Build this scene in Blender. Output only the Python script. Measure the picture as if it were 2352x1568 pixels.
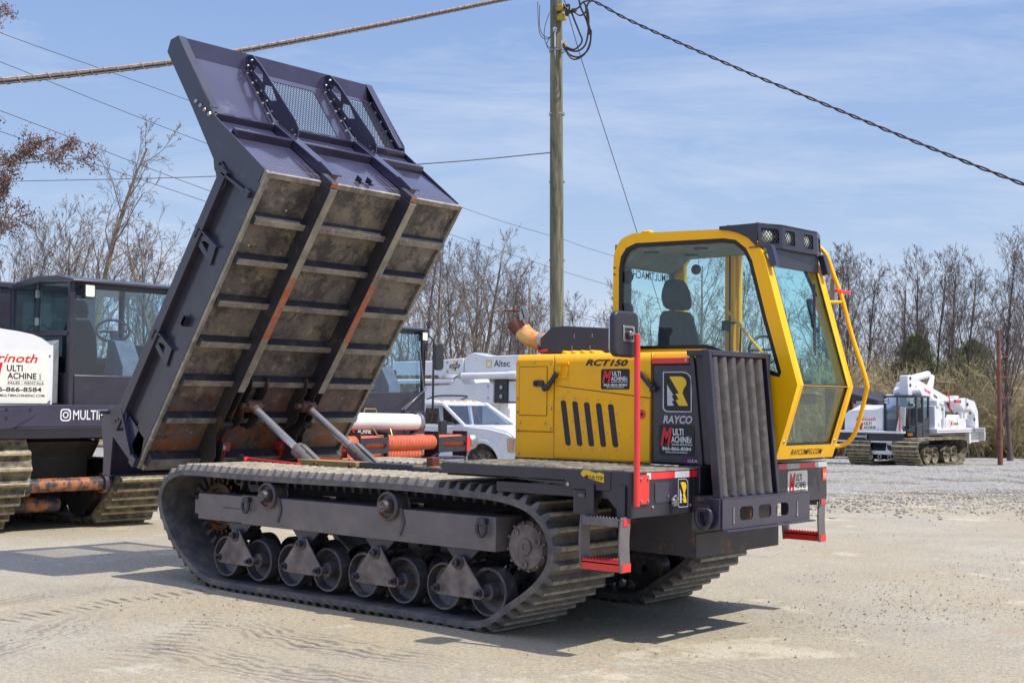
import bpy, math, random
import numpy as np
from mathutils import Vector, Matrix
PI = math.pi
for o in list(bpy.data.objects): bpy.data.objects.remove(o)
scene = bpy.context.scene
col = scene.collection

# ------------------------------------------------------------ camera, sky, sun, exposure
YAW, PITCH, ROLL = 0.712, 0.047, 0.011
FW = Vector((-math.sin(YAW)*math.cos(PITCH), math.cos(YAW)*math.cos(PITCH), math.sin(PITCH)))
R0 = Vector((math.cos(YAW), math.sin(YAW), 0)); U0 = R0.cross(FW)
RT = R0*math.cos(ROLL)+U0*math.sin(ROLL); UP = U0*math.cos(ROLL)-R0*math.sin(ROLL)
CAM = Vector((7.036, -7.867, 1.566))
cd = bpy.data.cameras.new('camera'); cam = bpy.data.objects.new('camera', cd); col.objects.link(cam)
cam.matrix_world = Matrix(((RT.x, UP.x, -FW.x, CAM.x), (RT.y, UP.y, -FW.y, CAM.y), (RT.z, UP.z, -FW.z, CAM.z), (0, 0, 0, 1)))
cd.sensor_width = 36; cd.lens = 2990.45/2352*36; cd.clip_end = 4000; cd.clip_start = .05
scene.camera = cam
SUNV = Vector((.62, .17, 1)).normalized()
el = math.asin(SUNV.z); az = math.atan2(SUNV.x, SUNV.y)
w = bpy.data.worlds.new("World"); scene.world = w; w.use_nodes = True
nt = w.node_tree; bg = nt.nodes['Background']
sky = nt.nodes.new('ShaderNodeTexSky'); sky.sky_type = 'NISHITA'; sky.sun_disc = False
sky.sun_elevation = el; sky.sun_rotation = az; sky.air_density = 1.0; sky.dust_density = .6; sky.ozone_density = 1.2; sky.altitude = 100
tc = nt.nodes.new('ShaderNodeTexCoord')
sx = nt.nodes.new('ShaderNodeSeparateXYZ'); nt.links.new(tc.outputs['Generated'], sx.inputs[0])
gr = nt.nodes.new('ShaderNodeValToRGB'); nt.links.new(sx.outputs[2], gr.inputs[0])       # hazy spring sky: pale at the horizon, unseen part overhead brightened to fill shadows
GR = [(0, (2.9, 3.1, 3.9)), (.07, (2.3, 2.7, 3.6)), (.15, (1.75, 2.35, 3.5)), (.33, (1.1, 1.75, 3.3)), (.55, (1.6, 2.3, 4.2)), (.78, (3.6, 4.2, 7.0)), (1, (4.4, 5.0, 8.2))]
el_ = gr.color_ramp.elements; el_[0].position = 0; el_[1].position = 1
for p_, c_ in GR[1:-1]: el_.new(p_)
for e_, (p_, c_) in zip(sorted(el_, key=lambda q: q.position), GR): e_.position = p_; e_.color = (*[v/20 for v in c_], 1)
gm = nt.nodes.new('ShaderNodeMix'); gm.data_type = 'RGBA'; gm.blend_type = 'MULTIPLY'; gm.inputs[0].default_value = 1; gm.inputs[7].default_value = (20, 20, 20, 1); nt.links.new(gr.outputs[0], gm.inputs[6])
m1 = nt.nodes.new('ShaderNodeMix'); m1.data_type = 'RGBA'; m1.inputs[0].default_value = .85; nt.links.new(sky.outputs[0], m1.inputs[6]); nt.links.new(gm.outputs[2], m1.inputs[7])
mp = nt.nodes.new('ShaderNodeMapping'); mp.inputs['Scale'].default_value = (1.2, 1.2, 7); mp.inputs['Rotation'].default_value = (.05, .12, .3)
nz = nt.nodes.new('ShaderNodeTexNoise'); nz.inputs['Scale'].default_value = 2.0; nz.inputs['Detail'].default_value = 9; nz.inputs['Roughness'].default_value = .66; nz.inputs['Distortion'].default_value = .5
rp = nt.nodes.new('ShaderNodeValToRGB'); rp.color_ramp.elements[0].position = .45; rp.color_ramp.elements[1].position = .9
mx = nt.nodes.new('ShaderNodeMix'); mx.data_type = 'RGBA'; mx.inputs[7].default_value = (3.9, 4.1, 4.6, 1)
mul = nt.nodes.new('ShaderNodeMath'); mul.operation = 'MULTIPLY'; mul.inputs[1].default_value = .8
nt.links.new(tc.outputs['Generated'], mp.inputs[0]); nt.links.new(mp.outputs[0], nz.inputs['Vector']); nt.links.new(nz.outputs[0], rp.inputs[0])
nt.links.new(rp.outputs[0], mul.inputs[0]); nt.links.new(mul.outputs[0], mx.inputs[0]); nt.links.new(m1.outputs[2], mx.inputs[6]); nt.links.new(mx.outputs[2], bg.inputs[0])
bg.inputs[1].default_value = .142
sd = bpy.data.lights.new('sun', 'SUN'); sd.energy = 3.1; sd.angle = math.radians(.5); sd.color = (1, .95, .87)
sun = bpy.data.objects.new('sun', sd); col.objects.link(sun); sun.rotation_euler = SUNV.to_track_quat('Z', 'Y').to_euler()
scene.view_settings.view_transform = 'Standard'; scene.view_settings.look = 'None'; scene.view_settings.gamma = 1
scene.view_settings.exposure = .62
scene.cycles.max_bounces = 8; scene.cycles.transparent_max_bounces = 24; scene.cycles.caustics_reflective = False; scene.cycles.caustics_refractive = False

# ------------------------------------------------------------ helpers
def gz(x, y):                      # the yard falls gently away from the camera
    D = (x-CAM.x)*-.6533+(y-CAM.y)*.7571
    D = min(D, 95)
    return -.021*max(0, D-13)
def spot(px, D, z=None):           # a place on the yard at a given bearing and distance
    p = CAM+Vector((-.6533, .7571, 0))*D+R0*((px-1176)/2990.45*D)
    return Vector((p.x, p.y, gz(p.x, p.y) if z is None else z))
def ray(px, py, D):                # point at a bearing, height and distance (for cables and boughs)
    return CAM+(FW+RT*((px-1176)/2990.45)-UP*((py-784)/2990.45))*D

def lin(c):
    c = c/255
    return c/12.92 if c <= .04045 else ((c+.055)/1.055)**2.4
def C(r, g, b): return (lin(r), lin(g), lin(b), 1)

def mat(name, base, rough=.5, metal=0, col2=None, ns=3, dirt=None, dt=(.5, .7), ds=5, dmax=1, bump=0, bs=60, coat=0, spec=.5, extra=None, stretch=(1, 1, 1)):
    m = bpy.data.materials.new(name); m.use_nodes = True; n = m.node_tree; L = n.links.new
    p = n.nodes['Principled BSDF']; p.inputs['Roughness'].default_value = rough; p.inputs['Metallic'].default_value = metal
    p.inputs['Coat Weight'].default_value = coat; p.inputs['Specular IOR Level'].default_value = spec
    t = n.nodes.new('ShaderNodeTexCoord'); mpp = n.nodes.new('ShaderNodeMapping'); mpp.inputs['Scale'].default_value = stretch; L(t.outputs['Object'], mpp.inputs[0])
    def noise(s, d=5, r=.6):
        q = n.nodes.new('ShaderNodeTexNoise'); q.inputs['Scale'].default_value = s; q.inputs['Detail'].default_value = d; q.inputs['Roughness'].default_value = r
        L(mpp.outputs[0], q.inputs['Vector']); return q.outputs[0]
    def mixc(f, a, b, k=1):
        q = n.nodes.new('ShaderNodeMix'); q.data_type = 'RGBA'
        if k != 1:
            z = n.nodes.new('ShaderNodeMath'); z.operation = 'MULTIPLY'; z.inputs[1].default_value = k; L(f, z.inputs[0]); f = z.outputs[0]
        L(f, q.inputs[0])
        for s, v in ((6, a), (7, b)):
            if isinstance(v, tuple): q.inputs[s].default_value = v
            else: L(v, q.inputs[s])
        return q.outputs[2]
    def ramp(f, a, b):
        q = n.nodes.new('ShaderNodeMapRange'); q.inputs[1].default_value = a; q.inputs[2].default_value = b; L(f, q.inputs[0]); return q.outputs[0]
    c = base
    if col2 is None: col2 = tuple(min(1, v*.8) for v in base[:3])+(1,)
    c = mixc(ramp(noise(ns), .35, .65), c, col2)
    if dirt is not None: c = mixc(ramp(noise(ds, 8, .68), *dt), c, dirt, dmax)
    if extra: c = extra(n, L, t, noise, mixc, ramp, c)
    L(c, p.inputs['Base Color'])
    rr = n.nodes.new('ShaderNodeMapRange'); rr.inputs[3].default_value = max(0, rough-.08); rr.inputs[4].default_value = min(1, rough+.12); L(noise(7, 6), rr.inputs[0]); L(rr.outputs[0], p.inputs['Roughness'])
    if bump:
        bn = n.nodes.new('ShaderNodeBump'); bn.inputs['Strength'].default_value = bump; bn.inputs['Distance'].default_value = .01; L(noise(bs, 6, .65), bn.inputs['Height']); L(bn.outputs[0], p.inputs['Normal'])
    return m
def glass(name, tint, refl=.12, rough=.01):
    m = bpy.data.materials.new(name); m.use_nodes = True; n = m.node_tree; n.nodes.remove(n.nodes['Principled BSDF'])
    t = n.nodes.new('ShaderNodeBsdfTransparent'); t.inputs[0].default_value = tint
    g = n.nodes.new('ShaderNodeBsdfGlossy'); g.inputs['Roughness'].default_value = rough
    f = n.nodes.new('ShaderNodeFresnel'); f.inputs[0].default_value = 1.5
    a = n.nodes.new('ShaderNodeMath'); a.operation = 'MULTIPLY_ADD'; a.inputs[1].default_value = 1; a.inputs[2].default_value = refl-.04
    gm_ = n.nodes.new('ShaderNodeNewGeometry'); bf = n.nodes.new('ShaderNodeMath'); bf.operation = 'SUBTRACT'; bf.inputs[0].default_value = 1; n.links.new(gm_.outputs['Backfacing'], bf.inputs[1]); am = n.nodes.new('ShaderNodeMath'); am.operation = 'MULTIPLY'; am.use_clamp = True
    mm = n.nodes.new('ShaderNodeMixShader'); n.links.new(f.outputs[0], a.inputs[0]); n.links.new(a.outputs[0], am.inputs[0]); n.links.new(bf.outputs[0], am.inputs[1]); n.links.new(am.outputs[0], mm.inputs[0])
    n.links.new(t.outputs[0], mm.inputs[1]); n.links.new(g.outputs[0], mm.inputs[2]); n.links.new(mm.outputs[0], n.nodes['Material Output'].inputs[0])
    return m

class MB:
    def __init__(s): s.v = []; s.f = []
    def add(s, vs, fs, M=None):
        b = len(s.v)
        for p in vs:
            s.v.append(tuple(M @ Vector(p)) if M is not None else tuple(p))
        s.f += [tuple(i+b for i in f) for f in fs]; return s
    def box(s, x0, x1, y0, y1, z0, z1, M=None):
        vs = [(x, y, z) for x in (x0, x1) for y in (y0, y1) for z in (z0, z1)]
        return s.add(vs, [(0, 1, 3, 2), (4, 6, 7, 5), (0, 4, 5, 1), (2, 3, 7, 6), (0, 2, 6, 4), (1, 5, 7, 3)], M)
    def prism(s, poly, ax, a, b, M=None):
        f3 = {'x': lambda p, c: (c, p[0], p[1]), 'y': lambda p, c: (p[0], c, p[1]), 'z': lambda p, c: (p[0], p[1], c)}[ax]
        n = len(poly); vs = [f3(p, a) for p in poly]+[f3(p, b) for p in poly]
        return s.add(vs, [tuple(range(n)), tuple(range(2*n-1, n-1, -1))]+[(i, i+n, (i+1) % n+n, (i+1) % n) for i in range(n)], M)
    def ring(s, P, Q, ax, a, b, M=None):       # frame between outer outline P and inner outline Q (same count)
        f3 = {'x': lambda p, c: (c, p[0], p[1]), 'y': lambda p, c: (p[0], c, p[1]), 'z': lambda p, c: (p[0], p[1], c)}[ax]
        n = len(P); vs = [f3(p, a) for p in P]+[f3(p, a) for p in Q]+[f3(p, b) for p in P]+[f3(p, b) for p in Q]; fs = []
        for i in range(n):
            j = (i+1) % n
            fs += [(i, j, n+j, n+i), (2*n+j, 2*n+i, 3*n+i, 3*n+j), (j, i, 2*n+i, 2*n+j), (n+i, n+j, 3*n+j, 3*n+i)]
        return s.add(vs, fs, M)
    def tube(s, pts, r, n=8, closed=False, M=None, r1=None, cap=True):
        pts = [Vector(p) for p in pts]; N = len(pts); b = len(s.v); vs = []; fs = []; prev = None
        for i, p in enumerate(pts):
            if closed: t = pts[(i+1) % N]-pts[i-1]
            else: t = pts[min(i+1, N-1)]-pts[max(i-1, 0)]
            if t.length < 1e-9: t = Vector((0, 0, 1))
            t.normalize()
            if prev is None:
                a = Vector((0, 0, 1)) if abs(t.z) < .9 else Vector((1, 0, 0)); u = t.cross(a).normalized()
            else:
                u = (prev-t*prev.dot(t))
                u = u.normalized() if u.length > 1e-6 else t.orthogonal().normalized()
            prev = u; v = t.cross(u)
            rr = r if r1 is None else r+(r1-r)*i/(N-1)
            if isinstance(r, (list, tuple)): rr = r[i]
            for k in range(n):
                a = 2*PI*k/n; vs.append(p+(u*math.cos(a)+v*math.sin(a))*rr)
        for i in range(N if closed else N-1):
            for k in range(n):
                j = (i+1) % N; fs.append((i*n+k, i*n+(k+1) % n, j*n+(k+1) % n, j*n+k))
        if not closed and cap and n > 3: fs += [tuple(range(n-1, -1, -1)), tuple(range((N-1)*n, N*n))]
        return s.add(vs, fs, M)
    def cyl(s, p0, p1, r, r1=None, n=24, M=None):
        return s.tube([p0, p1], [r, r if r1 is None else r1], n, M=M)
    def lathe(s, prof, o, d, n=32, M=None):    # prof: (radius, distance along d)
        o = Vector(o); d = Vector(d).normalized(); u = d.orthogonal().normalized(); v = d.cross(u); vs = []; fs = []
        for r, h in prof:
            for k in range(n):
                a = 2*PI*k/n; vs.append(o+d*h+(u*math.cos(a)+v*math.sin(a))*r)
        for i in range(len(prof)-1):
            for k in range(n): fs.append((i*n+k, i*n+(k+1) % n, (i+1)*n+(k+1) % n, (i+1)*n+k))
        return s.add(vs, fs, M)
    def bar(s, p0, p1, w, h, up=(0, 0, 1), M=None):   # rectangular bar
        p0 = Vector(p0); p1 = Vector(p1); t = (p1-p0).normalized(); a = t.cross(Vector(up)).normalized()*w/2; b = a.cross(t).normalized()*h/2
        vs = [p+i*a+j*b for p in (p0, p1) for i, j in ((-1, -1), (1, -1), (1, 1), (-1, 1))]
        return s.add(vs, [(3, 2, 1, 0), (4, 5, 6, 7), (0, 1, 5, 4), (1, 2, 6, 5), (2, 3, 7, 6), (3, 0, 4, 7)], M)
    def build(s, name, m, parent=None, bev=0, smooth=35, seg=2):
        me = bpy.data.meshes.new(name); me.from_pydata(s.v, [], s.f); me.update()
        return link(name, me, m, parent, bev, smooth, seg)
def each(b, name, m, parent=None, bev=0, smooth=35):   # every connected piece becomes an object of its own
    par = list(range(len(b.v)))
    def find(i):
        while par[i] != i: par[i] = par[par[i]]; i = par[i]
        return i
    for f in b.f:
        r = find(f[0])
        for i in f[1:]: par[find(i)] = r
    groups = {}
    for f in b.f: groups.setdefault(find(f[0]), []).append(f)
    for fs in groups.values():
        idx = {}; q = MB()
        for f in fs:
            for i in f:
                if i not in idx: idx[i] = len(q.v); q.v.append(b.v[i])
            q.f.append(tuple(idx[i] for i in f))
        q.build(name, m, parent, bev, smooth)
def wear(o, m2, d, k=.8):      # worn outer face gets its own material; sides keep painted-in shade
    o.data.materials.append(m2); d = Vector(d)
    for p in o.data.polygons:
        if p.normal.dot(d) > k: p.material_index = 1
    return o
def link(name, me, m, parent=None, bev=0, smooth=35, seg=2):
    o = bpy.data.objects.new(name, me); col.objects.link(o)
    if m: me.materials.append(m)
    if smooth and len(me.polygons):
        me.polygons.foreach_set('use_smooth', [True]*len(me.polygons))
        me.set_sharp_from_angle(angle=math.radians(smooth))
    if bev:
        b = o.modifiers.new('bevel', 'BEVEL'); b.width = bev; b.segments = seg; b.limit_method = 'ANGLE'; b.angle_limit = math.radians(40); b.harden_normals = False
    if parent: o.parent = parent
    return o
def tag(o, label=None, cat=None, group=None, kind=None):
    if label: o['label'] = label
    if cat: o['category'] = cat
    if group: o['group'] = group
    if kind: o['kind'] = kind
    return o
def thing(name, label, cat, loc=(0, 0, 0), rz=0, group=None):
    o = bpy.data.objects.new(name, None); col.objects.link(o); o.location = loc; o.rotation_euler = (0, 0, rz); o.empty_display_size = .2
    return tag(o, label, cat, group)
def copy_tree(o, parent=None):
    c = o.copy(); col.objects.link(c)
    if parent: c.parent = parent
    for ch in list(o.children): copy_tree(ch, c)
    return c
def rpoly(x0, x1, z0, z1, r, n=4):
    P = []
    for cx, cz, a0 in ((x1-r, z1-r, 0), (x0+r, z1-r, PI/2), (x0+r, z0+r, PI), (x1-r, z0+r, 1.5*PI)):
        for k in range(n+1): a = a0+PI/2*k/n; P.append((cx+r*math.cos(a), cz+r*math.sin(a)))
    return P
def smooth_poly(pts, n=4, closed=True):
    out = []; N = len(pts)
    for i in range(N if closed else N-1):
        p = [Vector(pts[(i+k) % N] if closed else pts[max(0, min(N-1, i+k))]) for k in (-1, 0, 1, 2)]
        for j in range(n):
            t = j/n; out.append(tuple(.5*((2*p[1])+(-p[0]+p[2])*t+(2*p[0]-5*p[1]+4*p[2]-p[3])*t*t+(-p[0]+3*p[1]-3*p[2]+p[3])*t**3)))
    if not closed: out.append(tuple(pts[-1]))
    return out
def plate(outlines, t):             # flat plate with holes, thickness t, lies in local XY
    cu = bpy.data.curves.new('tmp', 'CURVE'); cu.dimensions = '2D'; cu.fill_mode = 'BOTH'; cu.extrude = t/2
    for P in outlines:
        sp = cu.splines.new('POLY'); sp.points.add(len(P)-1); sp.use_cyclic_u = True
        for i, p in enumerate(P): sp.points[i].co = (p[0], p[1], 0, 1)
    return curve_mesh(cu)
def curve_mesh(cu):
    ob = bpy.data.objects.new('tmp', cu); col.objects.link(ob); dg = bpy.context.evaluated_depsgraph_get(); dg.update()
    me = bpy.data.meshes.new_from_object(ob.evaluated_get(dg)); vs = [tuple(v.co) for v in me.vertices]; fs = [tuple(p.vertices) for p in me.polygons]
    bpy.data.objects.remove(ob); bpy.data.meshes.remove(me); bpy.data.curves.remove(cu); return vs, fs
def basis(o, r, u):
    o = Vector(o); r = Vector(r).normalized(); u = Vector(u).normalized(); k = r.cross(u)
    return Matrix(((r.x, u.x, k.x, o.x), (r.y, u.y, k.y, o.y), (r.z, u.z, k.z, o.z), (0, 0, 0, 1)))
_tc = {}
def text_geo(s, shear, bold):
    k = (s, shear, bold)
    if k not in _tc:
        cu = bpy.data.curves.new('tmp', 'FONT'); cu.body = s; cu.shear = shear; cu.offset = bold; cu.resolution_u = 3
        vs, fs = curve_mesh(cu); xs = [v[0] for v in vs]; ys = [v[1] for v in vs]
        x0, y0, W, H = min(xs), min(ys), max(xs)-min(xs), max(ys)-min(ys)
        _tc[k] = ([((v[0]-x0)/W, (v[1]-y0)/H) for v in vs], fs)
    return _tc[k]
def lettering(s, o, r, u, W, H, m, parent, shear=0, bold=.015, lift=.0022, name='lettering'):
    vs, fs = text_geo(s, shear, bold); M = basis(o, r, u)
    return MB().add([(x*W, y*H, lift) for x, y in vs], fs, M).build(name, m, parent, smooth=0)
def flat(P, o, r, u, m, parent, lift=.002, name='marking', holes=None):
    M = basis(o, r, u)
    if holes: vs, fs = plate([P]+holes, 0.0004); return MB().add([(x, y, z+lift) for x, y, z in vs], fs, M).build(name, m, parent, smooth=0)
    return MB().prism(P, 'z', lift-.0006, lift, M).build(name, m, parent, smooth=0)

# ------------------------------------------------------------ materials
BLK = mat('black_paint', (.022, .02, .032, 1), .34, 0, (.034, .031, .045, 1), 4, dirt=C(120, 112, 105), dt=(.6, .85), ds=3, dmax=.35, bump=.05, coat=.2)
BLKG = mat('gloss_black_paint', (.03, .026, .05, 1), .22, 0, (.04, .035, .07, 1), 4, dirt=C(130, 125, 130), dt=(.62, .9), ds=3, dmax=.3, bump=.03, coat=.5)
BEDS = mat('bed_side_paint', (.046, .043, .062, 1), .3, 0, (.032, .03, .043, 1), 2.5, dirt=C(150, 140, 130), dt=(.62, .9), ds=4, dmax=.35, bump=.05, coat=.3)
FRM = mat('dusty_frame_paint', (.125, .108, .115, 1), .42, 0, (.16, .138, .138, 1), 5, dirt=C(150, 135, 115), dt=(.5, .8), ds=4, dmax=.45, bump=.1)
PLT = mat('dusty_plate_paint', C(136, 124, 118), .55, 0, C(78, 70, 68), 6, dirt=C(150, 135, 115), dt=(.5, .8), ds=5, dmax=.4, bump=.08)
RUST = C(150, 82, 38)
BLKD = mat('shaded_black_steel', (.03, .03, .045, 1), .4, 0, (.05, .045, .05, 1), 5, dirt=C(120, 105, 84), dt=(.55, .7), ds=5, dmax=.55, bump=.15)  # rail and crossmember sides: black paint with their shade put into the colour
def under_extra(n, L, t, noise, mixc, ramp, c):
    c = mixc(ramp(noise(2.2, 7, .7), .5, .62), c, C(154, 140, 116), .8)
    c = mixc(ramp(noise(11, 8, .75), .56, .64), c, C(204, 184, 150), .6)
    c = mixc(ramp(noise(3.2, 9, .8), .5, .57), c, C(70, 64, 64), .8)
    # rust bloom low down at the tail of the bed
    s = n.nodes.new('ShaderNodeSeparateXYZ'); L(t.outputs['Object'], s.inputs[0])
    k = ramp(s.outputs[2], 1.75, 1.2); q = n.nodes.new('ShaderNodeMath'); q.operation = 'MULTIPLY'; L(k, q.inputs[0]); L(ramp(noise(5, 9, .75), .44, .56), q.inputs[1])
    c = mixc(q.outputs[0], c, C(172, 100, 52), .85)
    return mixc(ramp(noise(3.1, 3, .5), .73, .76), c, RUST, .9)
UND = mat('weathered_underside', C(138, 128, 120), .5, 0, C(92, 86, 86), 1.6, bump=.25, bs=25, extra=under_extra)
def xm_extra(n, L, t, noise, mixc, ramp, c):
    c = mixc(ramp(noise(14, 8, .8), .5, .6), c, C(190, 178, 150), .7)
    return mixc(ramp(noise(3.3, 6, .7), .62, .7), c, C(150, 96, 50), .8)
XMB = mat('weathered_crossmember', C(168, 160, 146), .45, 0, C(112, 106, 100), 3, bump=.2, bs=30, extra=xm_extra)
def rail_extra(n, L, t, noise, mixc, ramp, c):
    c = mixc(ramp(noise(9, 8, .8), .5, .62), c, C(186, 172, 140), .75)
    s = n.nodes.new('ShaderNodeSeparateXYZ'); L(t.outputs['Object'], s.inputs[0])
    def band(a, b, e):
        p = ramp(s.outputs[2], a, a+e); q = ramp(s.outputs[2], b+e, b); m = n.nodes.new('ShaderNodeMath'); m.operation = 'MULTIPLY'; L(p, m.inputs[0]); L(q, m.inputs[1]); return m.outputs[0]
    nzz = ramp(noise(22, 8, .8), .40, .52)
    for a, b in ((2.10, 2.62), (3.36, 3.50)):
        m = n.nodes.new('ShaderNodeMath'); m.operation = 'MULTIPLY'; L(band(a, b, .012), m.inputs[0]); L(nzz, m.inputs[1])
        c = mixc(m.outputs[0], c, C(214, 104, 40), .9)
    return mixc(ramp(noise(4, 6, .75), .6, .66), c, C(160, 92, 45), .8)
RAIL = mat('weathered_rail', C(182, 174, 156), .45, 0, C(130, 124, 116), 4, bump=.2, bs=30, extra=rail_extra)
DARKRUST = mat('dark_rusty_steel', (.035, .03, .03, 1), .55, 0, (.05, .04, .035, 1), 5, dirt=C(130, 78, 42), dt=(.56, .66), ds=6, dmax=.8, bump=.2)
GRIME = mat('grimy_recess_steel', (.018, .016, .017, 1), .6, 0, (.03, .025, .022, 1), 5, dirt=C(95, 72, 50), dt=(.55, .75), ds=6, dmax=.5, bump=.2)
RUB = mat('dusty_rubber', C(88, 84, 86), .55, 0, C(70, 68, 72), 3, dirt=C(150, 140, 122), dt=(.4, .8), ds=9, dmax=.6, bump=.2, bs=80)
RUBC = mat('worn_lug_face', C(128, 120, 106), .65, 0, C(100, 94, 88), 6, dirt=C(184, 172, 144), dt=(.36, .62), ds=16, dmax=.8, bump=.2, bs=80)
RUBE = mat('mud_dried_lug_face', C(150, 138, 112), .75, 0, C(120, 110, 92), 5, dirt=C(196, 180, 144), dt=(.38, .6), ds=9, dmax=.8, bump=.2)
RUBD = mat('mud_dried_rubber', C(84, 78, 70), .75, 0, C(62, 58, 54), 3, dirt=C(178, 164, 128), dt=(.42, .68), ds=6, dmax=.85, bump=.3, bs=45)
YEL = mat('yellow_paint', (1.0, .53, .002, 1), .36, 0, (.95, .48, .002, 1), 2, dirt=C(170, 125, 60), dt=(.62, .8), ds=14, dmax=.45, coat=.1, bump=.02, spec=.35)
YELO = mat('hood_yellow_paint', (.95, .46, .002, 1), .42, 0, (.88, .41, .002, 1), 1.7, dirt=C(140, 104, 52), dt=(.58, .8), ds=9, dmax=.45, coat=.05, bump=.03, spec=.3, extra=lambda n, L, t, noise, mixc, ramp, c: mixc(ramp(noise(2.6, 9, .8), .46, .7), mixc(ramp(noise(40, 3, .8), .66, .72), c, C(150, 112, 50), .5), C(214, 164, 78), .35))
RED = mat('red_paint', (.78, .045, .035, 1), .38, 0, (.7, .03, .025, 1), 4, dirt=C(120, 50, 40), dt=(.66, .8), ds=20, dmax=.5, coat=.2)
REFL = mat('red_reflector', (.85, .03, .04, 1), .3, coat=.4)
WHT = mat('white_marking', (.8, .8, .8, 1), .5, 0, (.74, .74, .74, 1))
SILV = mat('silver_marking', C(196, 196, 202), .4, 0, C(180, 180, 188), 8)
WP = mat('white_vehicle_paint', (.78, .78, .77, 1), .3, 0, (.7, .7, .7, 1), 2, dirt=C(170, 165, 155), dt=(.6, .85), ds=3, dmax=.4, coat=.4)
SGN = mat('cream_sign', C(238, 234, 220), .5, 0, C(230, 226, 214))
BTX = mat('black_lettering', (.012, .012, .014, 1), .5)
RTX = mat('red_lettering', (.72, .02, .03, 1), .45)
YTX = mat('yellow_lettering', (.85, .55, .02, 1), .45)
MAR = mat('dark_red_sticker', C(92, 30, 78), .45)
CHR = mat('chrome_rod', (.88, .9, .95, 1), .24, .8, (.82, .84, .9, 1), 8)
STL = mat('bare_steel', (.5, .5, .48, 1), .35, 1, (.35, .34, .33, 1), 12)
GRYP = mat('grey_cylinder_paint', C(128, 124, 120), .5, 0, C(96, 92, 92), 5, dirt=C(160, 150, 135), dt=(.5, .8), ds=8, dmax=.5)
WOOD = mat('treated_timber', C(178, 150, 92), .7, 0, C(140, 116, 66), 9, dirt=C(100, 80, 50), dt=(.6, .8), ds=12, dmax=.6, bump=.2, bs=80, stretch=(.4, 1, 5))
DECK = mat('dusty_deck_tread', C(128, 120, 104), .6, 0, C(82, 78, 74), 2.4, dirt=C(168, 158, 136), dt=(.42, .62), ds=7, dmax=.8, bump=.35, bs=90)
LOUV = mat('dusty_louvre_mesh', C(92, 86, 84), .5, 0, C(68, 64, 64), 9, dirt=C(128, 118, 104), dt=(.5, .7), ds=14, dmax=.6, bump=.6, bs=220)
EXH = mat('rusty_exhaust', C(224, 172, 84), .4, .0, C(230, 196, 128), 3, dirt=C(196, 100, 20), dt=(.42, .62), ds=5, dmax=.9, bump=.08)
EXT = mat('rust_red_tip', C(140, 70, 55), .6, .2, C(90, 50, 45), 9)
PLAS = mat('black_plastic', (.02, .02, .024, 1), .4, 0, (.03, .03, .035, 1), 6)
SEAT = mat('seat_fabric', (.03, .03, .038, 1), .8, 0, (.045, .045, .055, 1), 20, bump=.2, bs=200)
TRIM = mat('grey_headliner', C(130, 134, 138), .8, 0, C(110, 114, 118), 10)
LAMP = mat('lamp_lens', (.85, .9, .72, 1), .25, 0, (.7, .8, .6, 1), 20, coat=.5)
AMB = mat('amber_lens', (.95, .3, .02, 1), .25, 0, coat=.4)
ORG = mat('orange_hose', C(236, 136, 100), .5, 0, C(222, 118, 84), 6)
TEAL = glass('teal_cab_glass', (.87, .995, .985, 1), .05)
TEAL2 = glass('clear_tinted_glass', (.945, .99, .985, 1), .085)
LOWG = glass('lower_screen_glass', (.93, .98, .96, 1), .24)
BLUG = glass('blue_windscreen', (.82, .9, .98, 1), .10)
DGL = glass('dark_truck_glass', (.5, .56, .6, 1), .16)
MIRR = mat('mirror_glass', (.7, .75, .8, 1), .05, 1)
BIRD = mat('side_mirror_face', C(150, 160, 175), .2, .5)

def bark_mat(name, a, b, g=None):
    return mat(name, a, .85, 0, b, 1.6, dirt=g, dt=(.5, .65), ds=1.2, dmax=.6, bump=.4, bs=20)
BARK = bark_mat('grey_bark', C(134, 122, 110), C(96, 86, 78))
BARK2 = bark_mat('brown_bark', C(104, 90, 82), C(76, 64, 58))
BARKM = bark_mat('mossy_bark', C(120, 104, 84), C(84, 72, 60), C(140, 134, 70))
TWG = bark_mat('twig_bark', C(128, 112, 100), C(98, 84, 76))
TWG2 = bark_mat('dark_twig_bark', C(110, 96, 88), C(82, 70, 66))
BRS = bark_mat('tan_brush', C(206, 188, 150), C(158, 140, 110), C(146, 144, 88))

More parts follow.
